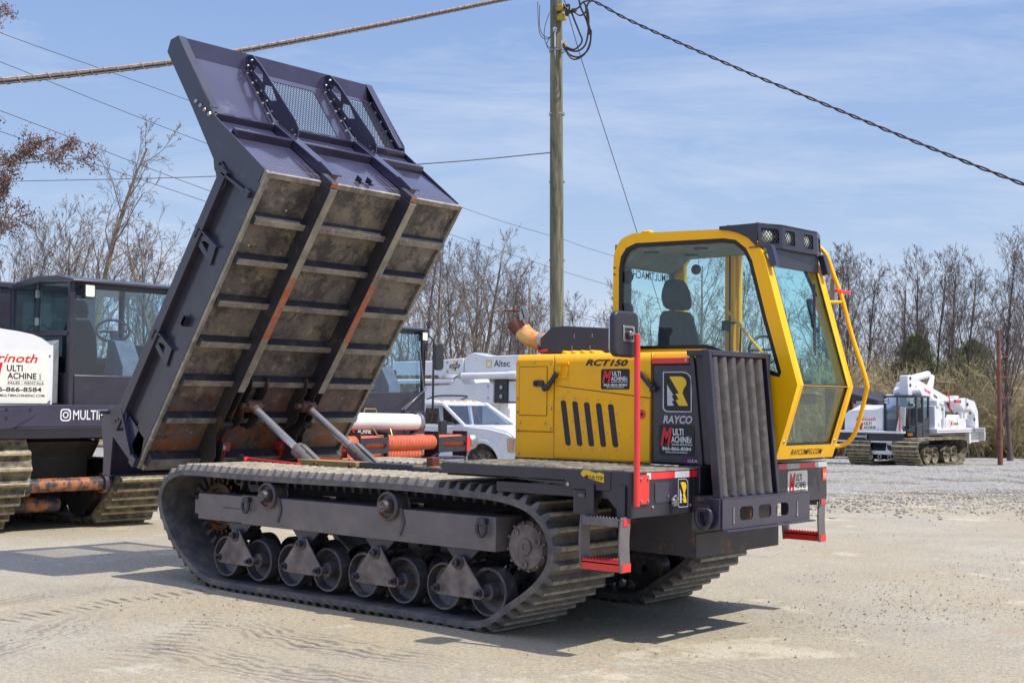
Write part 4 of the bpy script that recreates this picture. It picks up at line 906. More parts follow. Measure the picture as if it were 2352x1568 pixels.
# near side window outline follows the frame
WO = [(1.115, 1.985), (1.112, 2.60), (1.13, 2.70), (1.18, 2.765), (1.27, 2.795), (2.05, 2.775), (2.15, 2.755), (2.235, 2.69), (2.285, 2.60), (2.40, 2.19), (2.52, 1.80), (2.505, 1.765), (2.45, 1.775), (1.95, 1.96), (1.90, 1.975)]
vs, fs = plate([PO, WO], .05)
Mside = lambda y: Matrix(((1, 0, 0, 0), (0, 0, 1, y), (0, 1, 0, 0), (0, 0, 0, 1)))
b = MB(); b.add(vs, fs, Mside(YN+.025))
def facet(b, P, hole, p0, p1, y0, y1, t, off=0):
    """plate on the front plane p0->p1 (xz), coordinates (v along p0->p1, y)"""
    p0 = Vector(p0); p1 = Vector(p1); d = (p1-p0); Ln = d.length; d.normalize(); nn = Vector((-d.y, d.x))
    if nn.x < 0: nn = -nn
    vs, fs = plate([P]+([hole] if hole else []), t)
    M = Matrix(((d.x, 0, nn.x, p0.x+nn.x*off), (0, 1, 0, 0), (d.y, 0, nn.y, p0.y+nn.y*off), (0, 0, 0, 1)))
    b.add(vs, fs, M); return M, Ln
UPF = ((2.645, 1.71), (2.385, 2.61)); LOF = ((2.475, 1.19), (2.645, 1.71))
Lu = (Vector(UPF[1])-Vector(UPF[0])).length; Ll = (Vector(LOF[1])-Vector(LOF[0])).length
facet(b, [(0, YN+.0505), (Lu, YN+.0505), (Lu, YF-.0505), (0, YF-.0505)], [(-.0+.002, YN+.09), (Lu-.03, YN+.09), (Lu-.03, YF-.085), (.002, YF-.085)], *UPF, YN, YF, .04, -.02)
facet(b, [(0, YN+.0505), (Ll, YN+.0505), (Ll, YF-.0505), (0, YF-.0505)], [(.10, YN+.09), (Ll-.002, YN+.09), (Ll-.002, YF-.085), (.10, YF-.085)], *LOF, YN, YF, .04, -.02)
vs, fs = plate([PO, [(1.18, 1.25), (1.18, 2.70), (1.24, 2.78), (1.58, 2.77), (1.58, 1.25)], [(1.70, 1.25), (1.70, 2.77), (2.1, 2.76), (2.22, 2.70), (2.29, 2.56), (2.54, 1.72), (2.42, 1.25)]], .05); b.add(vs, fs, Mside(YF-.025))
cab = b.build('cab', YEL, CR, .024, seg=4, smooth=50)
b = MB(); b.prism([(1.24, 2.872), (2.10, 2.838), (2.22, 2.81), (2.32, 2.73), (2.32, 2.69), (2.15, 2.79), (1.24, 2.83), (1.12, 2.80), (1.075, 2.70), (1.06, 2.70), (1.075, 2.76), (1.13, 2.83)], 'y', YN+.03, YF-.03); b.cyl((1.33, YN+.02, 2.87), (1.38, YN+.02, 2.868), .018, n=14); b.box(1.32, 1.40, YN-.005, YN+.05, 2.862, 2.885)
b.build('roof', YEL, cab, .01)
b = MB(); b.box(1.12, 2.15, YN+.055, YF-.055, 2.74, 2.79); b.prism([(1.10, 2.79), (1.30, 2.79), (1.16, 2.66), (1.10, 2.62)], 'y', YN+.06, YF-.06)
hl = b.build('headliner', TRIM, cab, .02)
b = MB()
for x, y, sx, sy in ((1.30, .42, .07, .06), (1.75, .42, .07, .06), (1.45, .75, .06, .05)): b.lathe([(.055, 0), (.055, .014), (.04, .018), (0, .018)], (x, y, 2.74), (0, 0, -1), 20)
each(b, 'speaker', PLAS, hl)
vs, fs = plate([[(1.06, 2.0), (1.10, 2.0)], ], .01) if False else ([], [])
# rear wall with window
b = MB(); Mr = Matrix(((0, 0, 1, 1.075), (1, 0, 0, 0), (0, 1, 0, 0), (0, 0, 0, 1)))
vs, fs = plate([[(YN+.02, 1.17), (YF-.02, 1.17), (YF-.02, 2.80), (YN+.02, 2.80)], [(YN+.20, 1.97), (YF-.08, 1.97), (YF-.08, 2.63), (YN+.20, 2.63)]], .03); b.add(vs, fs, Mr); b.build('rear_wall', TRIM, cab, .004)
b = MB(); b.box(1.07, 1.076, YN+.20, YF-.08, 1.97, 2.63); b.build('rear_window', TEAL, cab)
MB_ = lettering('@MULTIMACHINEINC', (1.079, 1.02, 2.54), (0, -1, 0), (0, 0, 1), .80, .085, BTX, cab, 0, .01, -.001)
b = MB(); b.box(1.06, 2.42, YN+.03, YF-.03, 1.17, 1.22); b.box(1.06, 1.6, YN+.06, YF-.06, 1.22, 1.55); b.build('cab_floor', PLAS, cab, .01)
# glazing
def inset(P, d):
    c = Vector((sum(p[0] for p in P)/len(P), sum(p[1] for p in P)/len(P))); out = []
    n = len(P)
    for i in range(n):
        a, p, q = Vector(P[i-1]), Vector(P[i]), Vector(P[(i+1) % n]); t = ((p-a).normalized()+(q-p).normalized()).normalized(); nn = Vector((-t.y, t.x))
        if nn.dot(c-p) < 0: nn = -nn
        out.append(tuple(p+nn*d))
    return out
b = MB(); b.ring(WO, inset(WO, .032), 'y', YN+.002, YN+.012); b.build('window_seal', BTX, cab, smooth=0)
MB().prism(WO, 'y', YN+.014, YN+.018).build('side_window', TEAL2, cab)
MB().prism([(1.18, 1.25), (1.18, 2.70), (1.24, 2.78), (1.58, 2.77), (1.58, 1.25)], 'y', YF-.03, YF-.026).build('door_window', TEAL, cab)
MB().prism([(1.70, 1.25), (1.70, 2.77), (2.1, 2.76), (2.22, 2.70), (2.29, 2.56), (2.54, 1.72), (2.42, 1.25)], 'y', YF-.03, YF-.026).build('door_window', TEAL, cab)
b = MB(); facet(b, [(.01, YN+.09), (Lu-.03, YN+.09), (Lu-.03, YF-.085), (.01, YF-.085)], None, *UPF, 0, 0, .004, -.012); b.build('windscreen', TEAL, cab)
b = MB(); facet(b, [(.10, YN+.09), (Ll-.008, YN+.09), (Ll-.008, YF-.085), (.10, YF-.085)], None, *LOF, 0, 0, .004, -.012); b.build('lower_windscreen', LOWG, cab)
b = MB()
q = lambda v0, v1, y0, y1, F: facet(b, [(v0, y0), (v1, y0), (v1, y1), (v0, y1)], None, *F, 0, 0, .008, -.006)
q(.0, Lu-.03, YN+.088, YN+.103, UPF); q(.0, Lu-.03, YF-.10, YF-.083, UPF); q(-.006, .012, YN+.088, YF-.083, UPF); q(Lu-.05, Lu-.02, YN+.09, YF-.085, UPF)
q(.098, Ll, YN+.088, YN+.100, LOF); q(.098, Ll, YF-.097, YF-.083, LOF); q(.098, .112, YN+.09, YF-.085, LOF)
b.build('screen_seal', BTX, cab, smooth=0)
pl = Vector(LOF[0]); dl = (Vector(LOF[1])-pl).normalized(); nl = Vector((dl.y, -dl.x))
def LP(v, y, k=0): q_ = pl+dl*v+nl*k; return (q_.x, y, q_.y)
lettering('RAYCOMFG.COM', LP(.030, .44, .001), (0, 1, 0), (dl.x, 0, dl.y), .46, .042, BTX, cab, .15, .008)
b = MB()
for y, v in ((YN+.045, .13), (YF-.045, .13)): b.lathe([(.014, 0), (.012, .005), (0, .005)], LP(v, y, .0), (nl.x, 0, nl.y), 12)
each(b, 'screen_bolt', STL, cab)
b = MB(); b.box(1.60, 1.68, YF-.10, YF-.05, 1.22, 2.76); b.build('door_post', YEL, cab, .006)
b = MB(); b.box(1.64, 1.655, YF-.105, YF-.10, 1.22, 2.76); b.tube([(1.62, YF-.12, 2.21), (1.74, YF-.12, 2.21), (1.76, YF-.12, 2.19), (1.75, YF-.12, 1.9)], .009, 8); b.box(1.59, 1.64, YF-.13, YF-.1, 2.15, 2.23); b.build('door_handle', PLAS, cab, .003)
b = MB(); b.cyl((1.66, .9, 2.33), (2.35, .30, 1.93), .010, n=10); b.build('wiper_strut', YEL, cab)
b = MB()
for x, z in ((1.13, 2.55), (1.13, 2.30)): b.lathe([(.05, 0), (.05, .02), (.03, .03), (0, .03)], (x, YN+.10, z), (0, -1, 0), 18)
b.lathe([(.04, 0), (.04, .02), (0, .03)], (1.5, .75, 2.62), (0, -1, 0), 16); each(b, 'vent_knob', PLAS, cab)
# seat
st = MB().prism([(1.28, 1.55), (1.80, 1.60), (1.84, 1.68), (1.78, 1.73), (1.36, 1.68)], 'y', .45, .92).build('seat', SEAT, cab, .03, seg=3)
b = MB(); P = []
vsb = []
prof = [(1.70, .25, .0), (1.90, .26, .03), (2.10, .235, .05), (2.26, .19, .03), (2.31, .14, 0)]
def pillow(b, prof, x0, lean, y, t):
    n = 16; vs = []; fs = []
    for z, hw, bul in prof:
        for k in range(n):
            a = 2*PI*k/n; ca, sa = math.cos(a), math.sin(a)
            vs.append((x0-(z-1.7)*lean+t*abs(ca)**.7*(1 if ca > 0 else -1), y+hw*abs(sa)**.55*(1 if sa > 0 else -1), z))
    for i in range(len(prof)-1):
        for k in range(n): fs.append((i*n+k, i*n+(k+1) % n, (i+1)*n+(k+1) % n, (i+1)*n+k))
    fs += [tuple(range(n-1, -1, -1)), tuple(range((len(prof)-1)*n, len(prof)*n))]
    b.add(vs, fs)
pillow(b, [(1.66, .25, 0), (1.70, .28, 0), (1.90, .28, .03), (2.10, .25, .05), (2.25, .20, .03), (2.29, .15, 0)], 1.42, .10, .68, .06); b.build('seat_back', SEAT, st, smooth=60)
b = MB(); pillow(b, [(2.31, .12, 0), (2.335, .17, 0), (2.40, .185, 0), (2.46, .16, 0), (2.52, .11, 0), (2.54, .07, 0)], 1.43, .10, .68, .05); b.build('headrest', SEAT, st, smooth=60)
b = MB(); b.cyl((2.10, .68, 1.22), (2.16, .68, 1.95), .03, n=12); b.tube([(2.14+.03*math.cos(a), .68+.17*math.cos(a), 1.98+.10*math.sin(a)) for a in [k*2*PI/24 for k in range(24)]], .012, 8, True); b.cyl((2.12, .53, 1.97), (2.16, .83, 1.99), .01, n=8); b.build('steering_wheel', PLAS, cab, smooth=50)
b = MB(); b.box(2.10, 2.35, .80, 1.02, 1.70, 1.76); b.box(2.2, 2.42, .40, .96, 1.58, 1.66); b.tube([(2.40, .92, 2.26), (2.42, .90, 2.16), (2.44, .95, 2.12)], .014, 8); b.cyl((2.37, .93, 2.36), (2.41, .91, 2.24), .022, n=12); b.bar((2.36, .88, 2.58), (2.43, .93, 2.38), .05, .02); b.build('control_console', PLAS, cab, .006)
b = MB(); b.tube([(2.52, .42, 1.50), (2.50, .46, 1.32), (2.46, .50, 1.28)], .008, 6); b.bar((2.50, .40, 1.55), (2.44, .42, 1.26), .02, .008); b.build('pedal', STL, cab)
b = MB(); b.bar((2.585, .62, 1.93), (2.50, .78, 2.20), .012, .01); b.bar((2.53, .72, 1.96), (2.47, .82, 2.46), .02, .012); b.build('wiper', BTX, cab)
# light visor
VZ0, VZ1 = 2.70, 2.855
vp = [(2.36, .205), (2.45, .42), (2.47, .92), (2.38, 1.16)]
b = MB()
top = [(2.03, .22), (2.33, .22)]+vp[1:3]+[(2.36, 1.15), (2.03, 1.13)]
b.prism([(2.02, .2405), (2.34, .2405), (2.425, .43), (2.445, .92), (2.36, 1.13), (2.02, 1.13)], 'z', VZ1, VZ1+.008)
b.prism([(2.02, 2.835), (2.02, 2.862), (2.345, 2.862), (2.33, 2.69), (2.26, 2.76), (2.18, 2.80), (2.1, 2.825)], 'y', .232, .240); b.prism([(2.02, 2.835), (2.02, 2.862), (2.345, 2.862), (2.33, 2.69), (2.26, 2.76), (2.18, 2.80), (2.1, 2.825)], 'y', 1.12, 1.128)
FV = [((2.345, .235), (2.425, .43)), ((2.425, .43), (2.445, .925)), ((2.445, .925), (2.365, 1.13))]
lamps = []
for i, (a, c) in enumerate(FV):
    a = Vector((a[0], a[1], 2.69)); c = Vector((c[0], c[1], 2.69)); W = (c-a).length; H = .172
    holes = {0: [(W*.12, W*.88)], 1: [(W*.10, W*.36), (W*.62, W*.88)], 2: [(W*.15, W*.85)]}[i]
    M = basis(a, c-a, (-.05, 0, 1)); vs, fs = plate([[(0, 0), (W, 0), (W, H), (0, H)]]+[rpoly(h0, h1, .03, H-.035, .015, 2) for h0, h1 in holes], .006); b.add(vs, fs, M)
    for h in holes: lamps.append((M, h, H))
b.prism([(2.26, .24), (2.345, .24), (2.42, .43), (2.44, .92), (2.36, 1.12), (2.28, 1.12)], 'z', 2.688, 2.694)
b.box(2.38, 2.40, YN+.07, YF-.07, 2.56, 2.69)
vis = b.build('light_visor', BLK, CR, .003)
for M, (h0, h1), H in lamps:
    cx = (h0+h1)/2-.01; cz = H/2
    o = M @ Vector((cx, cz, -.034)); d = M.to_3x3() @ Vector((0, 0, 1))
    b = MB(); b.lathe([(.0, .03), (.035, .026), (.052, .01), (.056, 0)], o, d, 24); lp = b.build('work_lamp', LAMP, vis, smooth=60)
    b = MB(); b.lathe([(.058, .004), (.06, -.02), (.03, -.06), (0, -.06)], o, d, 24); b.build('lamp_housing', PLAS, lp)
    b = MB(); hh0, hh1 = h0, h1; z0, z1 = .03, H-.035; st_ = .028
    for i in range(-12, 20):
        for sl in (1, -1):
            a0 = hh0+i*st_; ya, yb = a0, a0+sl*(z1-z0)*.8; dy = yb-ya; t0, t1 = 0., 1.
            if dy > 0: t0 = max(t0, (hh0-ya)/dy); t1 = min(t1, (hh1-ya)/dy)
            else: t0 = max(t0, (hh1-ya)/dy); t1 = min(t1, (hh0-ya)/dy)
            if t1-t0 < .02: continue
            b.bar(M @ Vector((ya+dy*t0, z0+(z1-z0)*t0, -.004)), M @ Vector((ya+dy*t1, z0+(z1-z0)*t1, -.004)), .004, .003, d)
    b.build('lamp_mesh', BLK, lp, smooth=0)
b = MB()
for y in (YN+.045, YF-.03): b.bar((2.405, y, 2.70), (2.445, y, 2.55), .05, .05, (0, 1, 0))
each(b, 'visor_bracket', BLKG, vis, .004)
b = MB()
for x, y in ((2.06, .30), (2.30, .3), (2.38, .55), (2.40, .95)): b.cyl((x, y, 2.86), (x, y, 2.875), .012, n=8)
each(b, 'visor_bolt', STL, vis)
# yellow handrail with small mirror at the far door
HR = smooth_poly([(2.30, 1.20, 2.80), (2.37, 1.21, 2.72), (2.42, 1.22, 2.58), (2.49, 1.22, 2.40), (2.575, 1.22, 2.10), (2.69, 1.22, 1.76), (2.685, 1.22, 1.66), (2.62, 1.22, 1.42), (2.56, 1.21, 1.31), (2.49, 1.17, 1.27), (2.43, 1.08, 1.28)], 5, False)
b = MB(); b.tube(HR, .0165, 14); b.cyl((2.50, 1.22, 2.355), (2.43, 1.09, 2.35), .013, n=12); hr = b.build('handrail', YEL, CR, smooth=60)
b = MB(); b.prism(rpoly(1.14, 1.36, 2.425, 2.45, .01), 'x', 2.465, 2.50); b.build('mirror_arm', RED, hr, .004)
b = MB(); b.prism([(1.25, 2.30), (1.30, 2.32), (1.31, 2.52), (1.27, 2.56), (1.25, 2.54)], 'x', 2.38, 2.41); b.build('door_mirror', BIRD, hr, .006)
b = MB(); b.bar((2.46, 1.27, 2.24), (2.43, 1.26, 2.60), .018, .012); b.build('mirror_rod', PLAS, hr)
# ------------------------------------------------------------ background tracked machines (local: x forward, y left, origin on the ground between the tracks at the front)
BP_ = [(-4.2, .06), (-2, .05), (-.1, .06), (.35, .25), (.72, .6), (.80, .82), (.72, 1.02), (.5, 1.12), (.2, 1.14), (-2, 1.12), (-4.3, 1.12), (-4.7, 1.0), (-4.82, .75), (-4.6, .35)]
def undercarriage(R, w0=.6, w1=1.5, fx=0, path=BP_, m=RUBD):
    for s in (-1, 1):
        y0, y1 = sorted((s*w0, s*w1)); build_belt(belt(path, y0, y1, .155, .075, .05, .2, [s*(w0+w1)/2]), m, RUBE, R)
        b = MB(); xs = [-.25, -1.0, -1.9, -2.65, -3.5]
        for x in xs:
            for yy in (w0+.12, w1-.16): b.lathe([(.04, -.05), (.30, -.05), (.32, -.05), (.32, .09), (.29, .09), (.1, .0), (.06, .12), (0, .12)], (x, s*yy, .40), (0, s, 0), 28)
        each(b, 'road_wheel', STL if w1 > 1.55 else DARKRUST, R)
        b = MB(); b.lathe([(.06, -.2), (.26, -.2), (.36, -.05), (.36, .05), (.26, .2), (.06, .2)], (.35, s*(w0+w1)/2, .78), (0, s, 0), 28); b.build('sprocket', DARKRUST, R)
        b = MB(); b.box(-4.3, .1, *sorted((s*(w0+.2), s*(w0+.5))), .5, .85); b.build('track_frame', GRIME, R, .01)
def cab_machine(R, hooded=True):
    undercarriage(R)
    b = MB(); b.cyl((.55, -.62, .565), (.55, .62, .565), .085, n=24); b.lathe([(.13, -.03), (.13, .03)], (.55, -.60, .565), (0, 1, 0), 24)
    for e in (-1, 1): b.cyl((.55, e*.60, .565), (.55, e*.50, .565), .125, n=24)
    b.cyl((.2, -.62, .32), (.2, .1, .30), .10, n=20); b.build('cross_tube', mat('tube_paint', (.035, .032, .05, 1), .4, 0, (.05, .045, .05, 1), 5, dirt=C(176, 110, 66), dt=(.5, .6), ds=6, dmax=.9, bump=.15) if 'tube_paint' not in bpy.data.materials else bpy.data.materials['tube_paint'], R)
    b = MB(); b.box(-4.2, .25, -.5, .5, .55, 1.15); b.prism([(-1, .7), (.2, .85), (.4, 1.1), (-1, 1.15)], 'y', -.58, .58); b.build('belly_pan', GRIME, R, .02)
    b = MB(); b.box(.82, .92, -1.53, 1.45, 1.29, 1.56); b.box(.5, .92, -1.53, 1.45, 1.27, 1.29); b.box(-4.5, .82, -1.3, 1.3, 1.15, 1.28)
    b.prism([(-1.53, 1.22), (-.9, 1.28), (-.62, 1.44), (-.60, 1.52), (-1.53, 1.50)], 'x', .92, .94); bm = b.build('front_beam', BLKG, R, .01)
    b = MB()
    for y, z in ((-1.0, 1.50), (-1.0, 1.40), (-.70, 1.50)): b.cyl((.935, y, z), (.95, y, z), .018, n=10)
    each(b, 'beam_bolt', PLAS, bm)
    # cab shell: posts, roof, doors, windscreen
    b = MB(); RF = [(.95, 3.10), (.95, 3.06), (.2, 3.10), (-.55, 3.03), (-.62, 3.06), (-.4, 3.13), (.1, 3.18), (.6, 3.16)]
    b.prism(RF, 'y', -.20, 1.50); b.box(.80, .87, -.18, -.10, 1.5, 3.08); b.box(.80, .87, 1.40, 1.48, 1.5, 3.08); b.box(-.60, -.52, -.18, -.12, 1.5, 3.05); b.box(-.60, -.52, 1.42, 1.48, 1.5, 3.05); b.box(.05, .10, -.18, -.13, 1.5, 3.08)
    b.box(.82, .87, -.10, 1.40, 1.53, 1.93); b.box(.82, .865, -.10, 1.40, 3.0, 3.08); b.box(-.6, .82, -.18, -.14, 1.5, 1.95); b.box(-.6, .82, 1.44, 1.48, 1.5, 1.95); b.box(-.55, .82, -.1, 1.4, 1.5, 1.55); b.box(-.62, -.56, -.15, 1.45, 1.5, 2.2)
    b.prism([(-.62, 2.42), (.82, 2.40), (.86, 2.47), (.80, 2.47), (-.6, 2.5)], 'y', -.20, -.13)
    cb = b.build('cab', BLK, R, .015)
    MB().box(.835, .842, -.10, 1.40, 1.93, 3.02).build('windscreen', BLUG, cb)
    b = MB(); b.box(-.52, .05, -.165, -.16, 2.48, 3.06); b.box(.10, .80, -.165, -.16, 2.48, 3.06); each(b, 'side_window', TEAL, cb)
    MB().box(-.52, .80, 1.455, 1.46, 1.95, 3.06).build('far_window', TEAL, cb)
    MB().box(-.59, -.583, .0, 1.35, 2.2, 3.02).build('rear_window', TEAL, cb)
    b = MB()
    for x, z in ((.07, 2.95), (.07, 2.6)): b.box(x, x+.04, -.2, -.16, z-.05, z+.05)
    each(b, 'window_catch', STL, cb, .004)
    for y in (.02, 1.34):
        b = MB(); b.box(.89, .98, y-.07, y+.07, 2.88, 3.04); lp = b.build('work_lamp', BLK, cb, .01); MB().prism(rpoly(y-.06, y+.06, 2.89, 3.03, .015), 'x', .981, .99).build('lamp_lens', LAMP, lp)
    b = MB(); b.box(-.3, .2, .45, .95, 1.95, 2.1); pillow(b, [(2.08, .2, 0), (2.2, .25, 0), (2.5, .24, 0), (2.68, .15, 0)], -.3, .1, .7, .07); pillow(b, [(2.72, .11, 0), (2.78, .14, 0), (2.92, .12, 0), (2.95, .06, 0)], -.3, .1, .7, .05); b.build('seat', SEAT, cb, smooth=60)
    b = MB(); b.tube([(.35+.06*math.cos(a), .75+.21*math.cos(a), 2.52+.14*math.sin(a)) for a in [k*2*PI/24 for k in range(24)]], .016, 8, True); b.cyl((.36, .75, 2.5), (.6, .75, 2.0), .05, .09, n=14); b.cyl((.33, .56, 2.5), (.37, .94, 2.52), .014, n=8); b.prism([(.3, 1.6), (.8, 1.6), (.8, 2.05), (.6, 2.38), (.45, 2.40)], 'y', .62, .90); b.build('steering_column', TRIM, cb, .02)
    b = MB(); b.box(-.1, .3, 1.05, 1.3, 1.6, 2.35); b.bar((-.4, 1.38, 1.6), (-.4, 1.38, 3.0), .09, .05); b.build('side_console', SEAT, cb, .02)
    b = MB(); b.prism([(1.5, .0), (0, 0), (0, .001)], 'z', 0, .001)
    if hooded:
        hp = smooth_poly([(-1.52, 1.56), (-1.52, 2.2), (-1.45, 2.42), (-1.2, 2.46), (-.62, 2.40), (-.38, 2.28), (-.345, 2.22), (-.345, 1.56)], 3, False)
        b = MB(); b.prism(hp, 'x', -1.2, .80); hd = b.build('hood', WP, R, .03, seg=3)
        MB().prism([(-1.5, 1.585), (-1.5, 2.18), (-.37, 2.175), (-.37, 1.58)], 'x', .80, .815).build('hood_panel', WP, hd, .005)
        b = MB(); b.prism([(-.345, 1.56), (-.22, 1.56), (-.22, 2.36), (-.345, 2.30)], 'x', -.8, .72); b.build('hood_filler', TRIM, hd, .02)
        sg = MB().box(.816, .822, -1.25, -.42, 1.57, 2.175).build('decal', SGN, R, .002)
        O = lambda y, z: (.822, y, z); YV, ZV = (0, 1, 0), (0, 0, 1)
        lettering('Prinoth', O(-1.18, 2.055), YV, ZV, .62, .105, RTX, sg, .3, .015)
        lettering('M', O(-1.22, 1.82), YV, ZV, .22, .23, RTX, sg, .3, .05)
        lettering('ULTI', O(-.95, 1.95), YV, ZV, .20, .075, BTX, sg, 0, .02); lettering('ACHINE', O(-.94, 1.86), YV, ZV, .37, .075, BTX, sg, 0, .02)
        lettering('INC.', O(-.51, 1.86), ZV, (0, -1, 0), .08, .025, BTX, sg, 0, .01)
        MB().box(.8222, .8228, -.94, -.47, 1.838, 1.842).build('underline', BTX, sg, smooth=0); MB().box(.8222, .8228, -.94, -.47, 1.792, 1.796).build('underline', BTX, sg, smooth=0)
        lettering('SALES - RENTALS', O(-.935, 1.803), YV, ZV, .46, .026, BTX, sg, 0, .01); lettering('866-866-8584', O(-1.17, 1.71), YV, ZV, .67, .055, BTX, sg, 0, .02)
        lettering('WWW.MULTIMACHINEINC.COM', O(-1.2, 1.65), YV, ZV, .74, .03, BTX, sg, 0, .01)
        b = MB()
        for y, z in ((-.40, 2.15), (-.39, 1.6), (-1.45, 2.15), (-1.45, 1.6)): b.cyl((.815, y, z), (.825, y, z), .012, n=8)
        each(b, 'panel_bolt', STL, hd)
        # camera badge and account name along the beam
        bd = MB().ring(rpoly(-.30, -.16, 1.36, 1.51, .04), rpoly(-.285, -.175, 1.375, 1.495, .03), 'x', .921, .923).build('camera_badge', WHT, R, smooth=0)
        c_ = (-.23, 1.435); k8 = [(c_[0]+.04*math.cos(a*PI/8), c_[1]+.04*math.sin(a*PI/8)) for a in range(16)]; MB().ring(k8, [(c_[0]+(p[0]-c_[0])*.65, c_[1]+(p[1]-c_[1])*.65) for p in k8], 'x', .921, .923).build('badge_ring', WHT, bd, smooth=0)
        MB().prism(rpoly(-.20, -.187, 1.47, 1.485, .005, 2), 'x', .921, .923).build('badge_dot', WHT, bd, smooth=0)
        lettering('MULTIMACHINEINC', (.9215, -.13, 1.375), YV, ZV, 1.10, .12, WHT, R, 0, .01)
        b = MB(); b.box(-4.8, -1.3, -1.5, 1.5, 1.9, 3.16); b.box(-4.85, -1.25, -1.55, 1.55, 3.11, 3.2)
        for y in (-1.2, -.6, 0, .6, 1.2): b.box(-1.3, -1.25, y-.04, y+.04, 1.9, 3.11)
        b.build('cargo_box', BLK, R, .02)
LM = thing('tracked_machine', 'white hooded tracked machine with black cab, parked at the left edge', 'tracked machine', (-8.35, .83, gz(-8.35, .83)), 0)
cab_machine(LM)
MM = thing('tracked_machine', 'black cabbed tracked machine carrying orange hoses and a white pipe on its front rack', 'tracked machine', (-10.73, 7.80, gz(-10.73, 7.8)+.02), 0)
cab_machine(MM, False)
b = MB(); b.prism([(-1.5, 1.56), (-.2, 1.56), (-.2, 2.2), (-1.5, 2.3)], 'x', -1.2, .8); b.build('hood', BLK, MM, .03)
b = MB(); b.box(.9, .93, .9, 1.42, 1.05, 1.6); b.box(.88, .92, -1.5, .9, .95, 1.28); b.build('lower_panel', BLKG, MM, .01)
MB().prism(rpoly(1.10, 1.25, 1.27, 1.38, .03), 'x', .93, .96).build('indicator', AMB, MM, .004)
b = MB(); b.tube([(1.0, 1.48, 1.4), (1.05, 1.5, 1.6), (1.05, 1.5, 2.9), (.9, 1.5, 3.0)], .02, 8); b.build('mirror_pole', PLAS, MM); b = MB(); b.prism(rpoly(1.55, 1.78, 2.35, 2.85, .07), 'x', .98, 1.05); b.box(1.0, 1.04, 1.5, 1.58, 2.68, 2.72); b.build('side_mirror', PLAS, MM, .02)
b = MB()
for k in (0, 1): b.bar((1.0, .75+k*.08, 1.62), (.93, 1.45+k*.03, 2.0+.05*k), .012, .012)
b.bar((.9, 1.40, 2.0), (.9, 1.28, 2.7), .03, .02); b.build('wiper', STL, MM)
d_ = MB().box(.921, .925, -.55, .10, 1.18, 1.42).build('decal', BTX, MM, smooth=0)
lettering('M', (.926, -.50, 1.19), (0, 1, 0), (0, 0, 1), .22, .21, RTX, d_, .2, .05); lettering('ULTI', (.926, -.24, 1.31), (0, 1, 0), (0, 0, 1), .2, .09, WHT, d_, 0, .02); lettering('ACHINE', (.926, -.24, 1.20), (0, 1, 0), (0, 0, 1), .32, .09, WHT, d_, 0, .02)
# white pipe and orange hoses are separate loads on that rack
PG = thing('white_pipe', 'long white pipe section with brass handles clamped above the orange hoses', 'pipe', (-9.2, 7.7, 1.23))
b = MB(); b.cyl((0, -2.2, .02), (0, .72, -.02), .145, n=32); b.build('pipe_barrel', WP, PG)
b = MB(); b.lathe([(.15, -.04), (.165, -.03), (.165, .03), (.15, .04)], (0, .72, -.02), (0, 1, 0), 30); b.cyl((0, .72, -.02), (0, .80, -.02), .12, n=24); b.build('end_cap', STL, PG)
b = MB()
b.tube([(0, -.55, .15), (0, -.53, .21), (0, -.28, .205), (0, -.26, .14)], .012, 8); b.tube([(.12, -.45, -.12), (.2, -.42, -.24), (.2, -.08, -.25), (.12, -.05, -.13)], .014, 8)
each(b, 'brass_handle', mat('brass', C(200, 160, 90), .35, .7), PG)
b = MB()
for y in (-1.25, .60): b.prism([(y, .16), (y+.05, .16), (y+.05, -.2), (y-.35, -.48), (y-.5, -.48), (y, -.2)], 'x', -.06, .06)
each(b, 'pipe_bracket', BLK, PG, .006)
def hose(name, label, y0, y1, x, z, r, grp):
    prof = []; n = int((y1-y0)/.036)
    for i in range(n): prof += [(r, i*.036), (r, i*.036+.016), (r*.84, i*.036+.020), (r*.84, i*.036+.031)]
    o = MB().lathe(prof, (0, 0, 0), (0, 1, 0), 20).build(name, ORG, None, smooth=30); o.location = (x, y0, z); return tag(o, label, 'hose', grp)
HG = 'orange corrugated hoses on the rack'
hose('corrugated_hose', 'long orange corrugated hose along the rack top, ending in a steel coupling', 6.6, 9.38, -9.05, .86, .13, HG)
hose('corrugated_hose', 'second orange corrugated hose down, partly hidden below the top one', 6.6, 8.35, -9.10, .66, .12, HG)
hose('corrugated_hose', 'lowest orange corrugated hose, close to the timber of the carrier', 6.4, 8.15, -9.05, .46, .12, HG)
hose('corrugated_hose', 'orange corrugated hose in the shade at the back of the rack', 8.0, 9.1, -9.40, .52, .12, HG)
hose('corrugated_hose', 'orange corrugated hose lying behind the top one under the white pipe', 6.6, 9.0, -9.35, .88, .12, HG)
RK = thing('hose_rack', 'black slotted steel rack holding the orange corrugated hoses', 'rack', (-8.9, 8, .5))
for y0, y1 in ((-1.2, -.56), (.65, 1.40)):
    b = MB(); M = basis((0, 0, 0), (0, 1, 0), (0, 0, 1)); vs, fs = plate([[(y0, .18), (y1, .20), (y1, .47), (y0, .45)], rpoly(y0+.12, y1-.06, .28, .37, .045)], .02); b.add(vs, fs, M); b.box(-.35, .0, y0, y0+.02, .1, .55); b.box(-.35, .0, y1-.02, y1, .1, .55); b.build('slotted_plate', BLK, RK, .004)
b = MB(); b.box(-.5, -.03, -1.3, 1.4, .05, .09); b.bar((-.02, .0, -.1), (-.02, .7, .18), .03, .03); b.bar((-.02, 1.0, -.1), (-.02, .6, -.05), .03, .03); b.build('rack_rail', BLK, RK, .004)
MB().box(.01, .03, 1.36, 1.45, .2, .46).build('red_end_plate', RED, RK, .003)
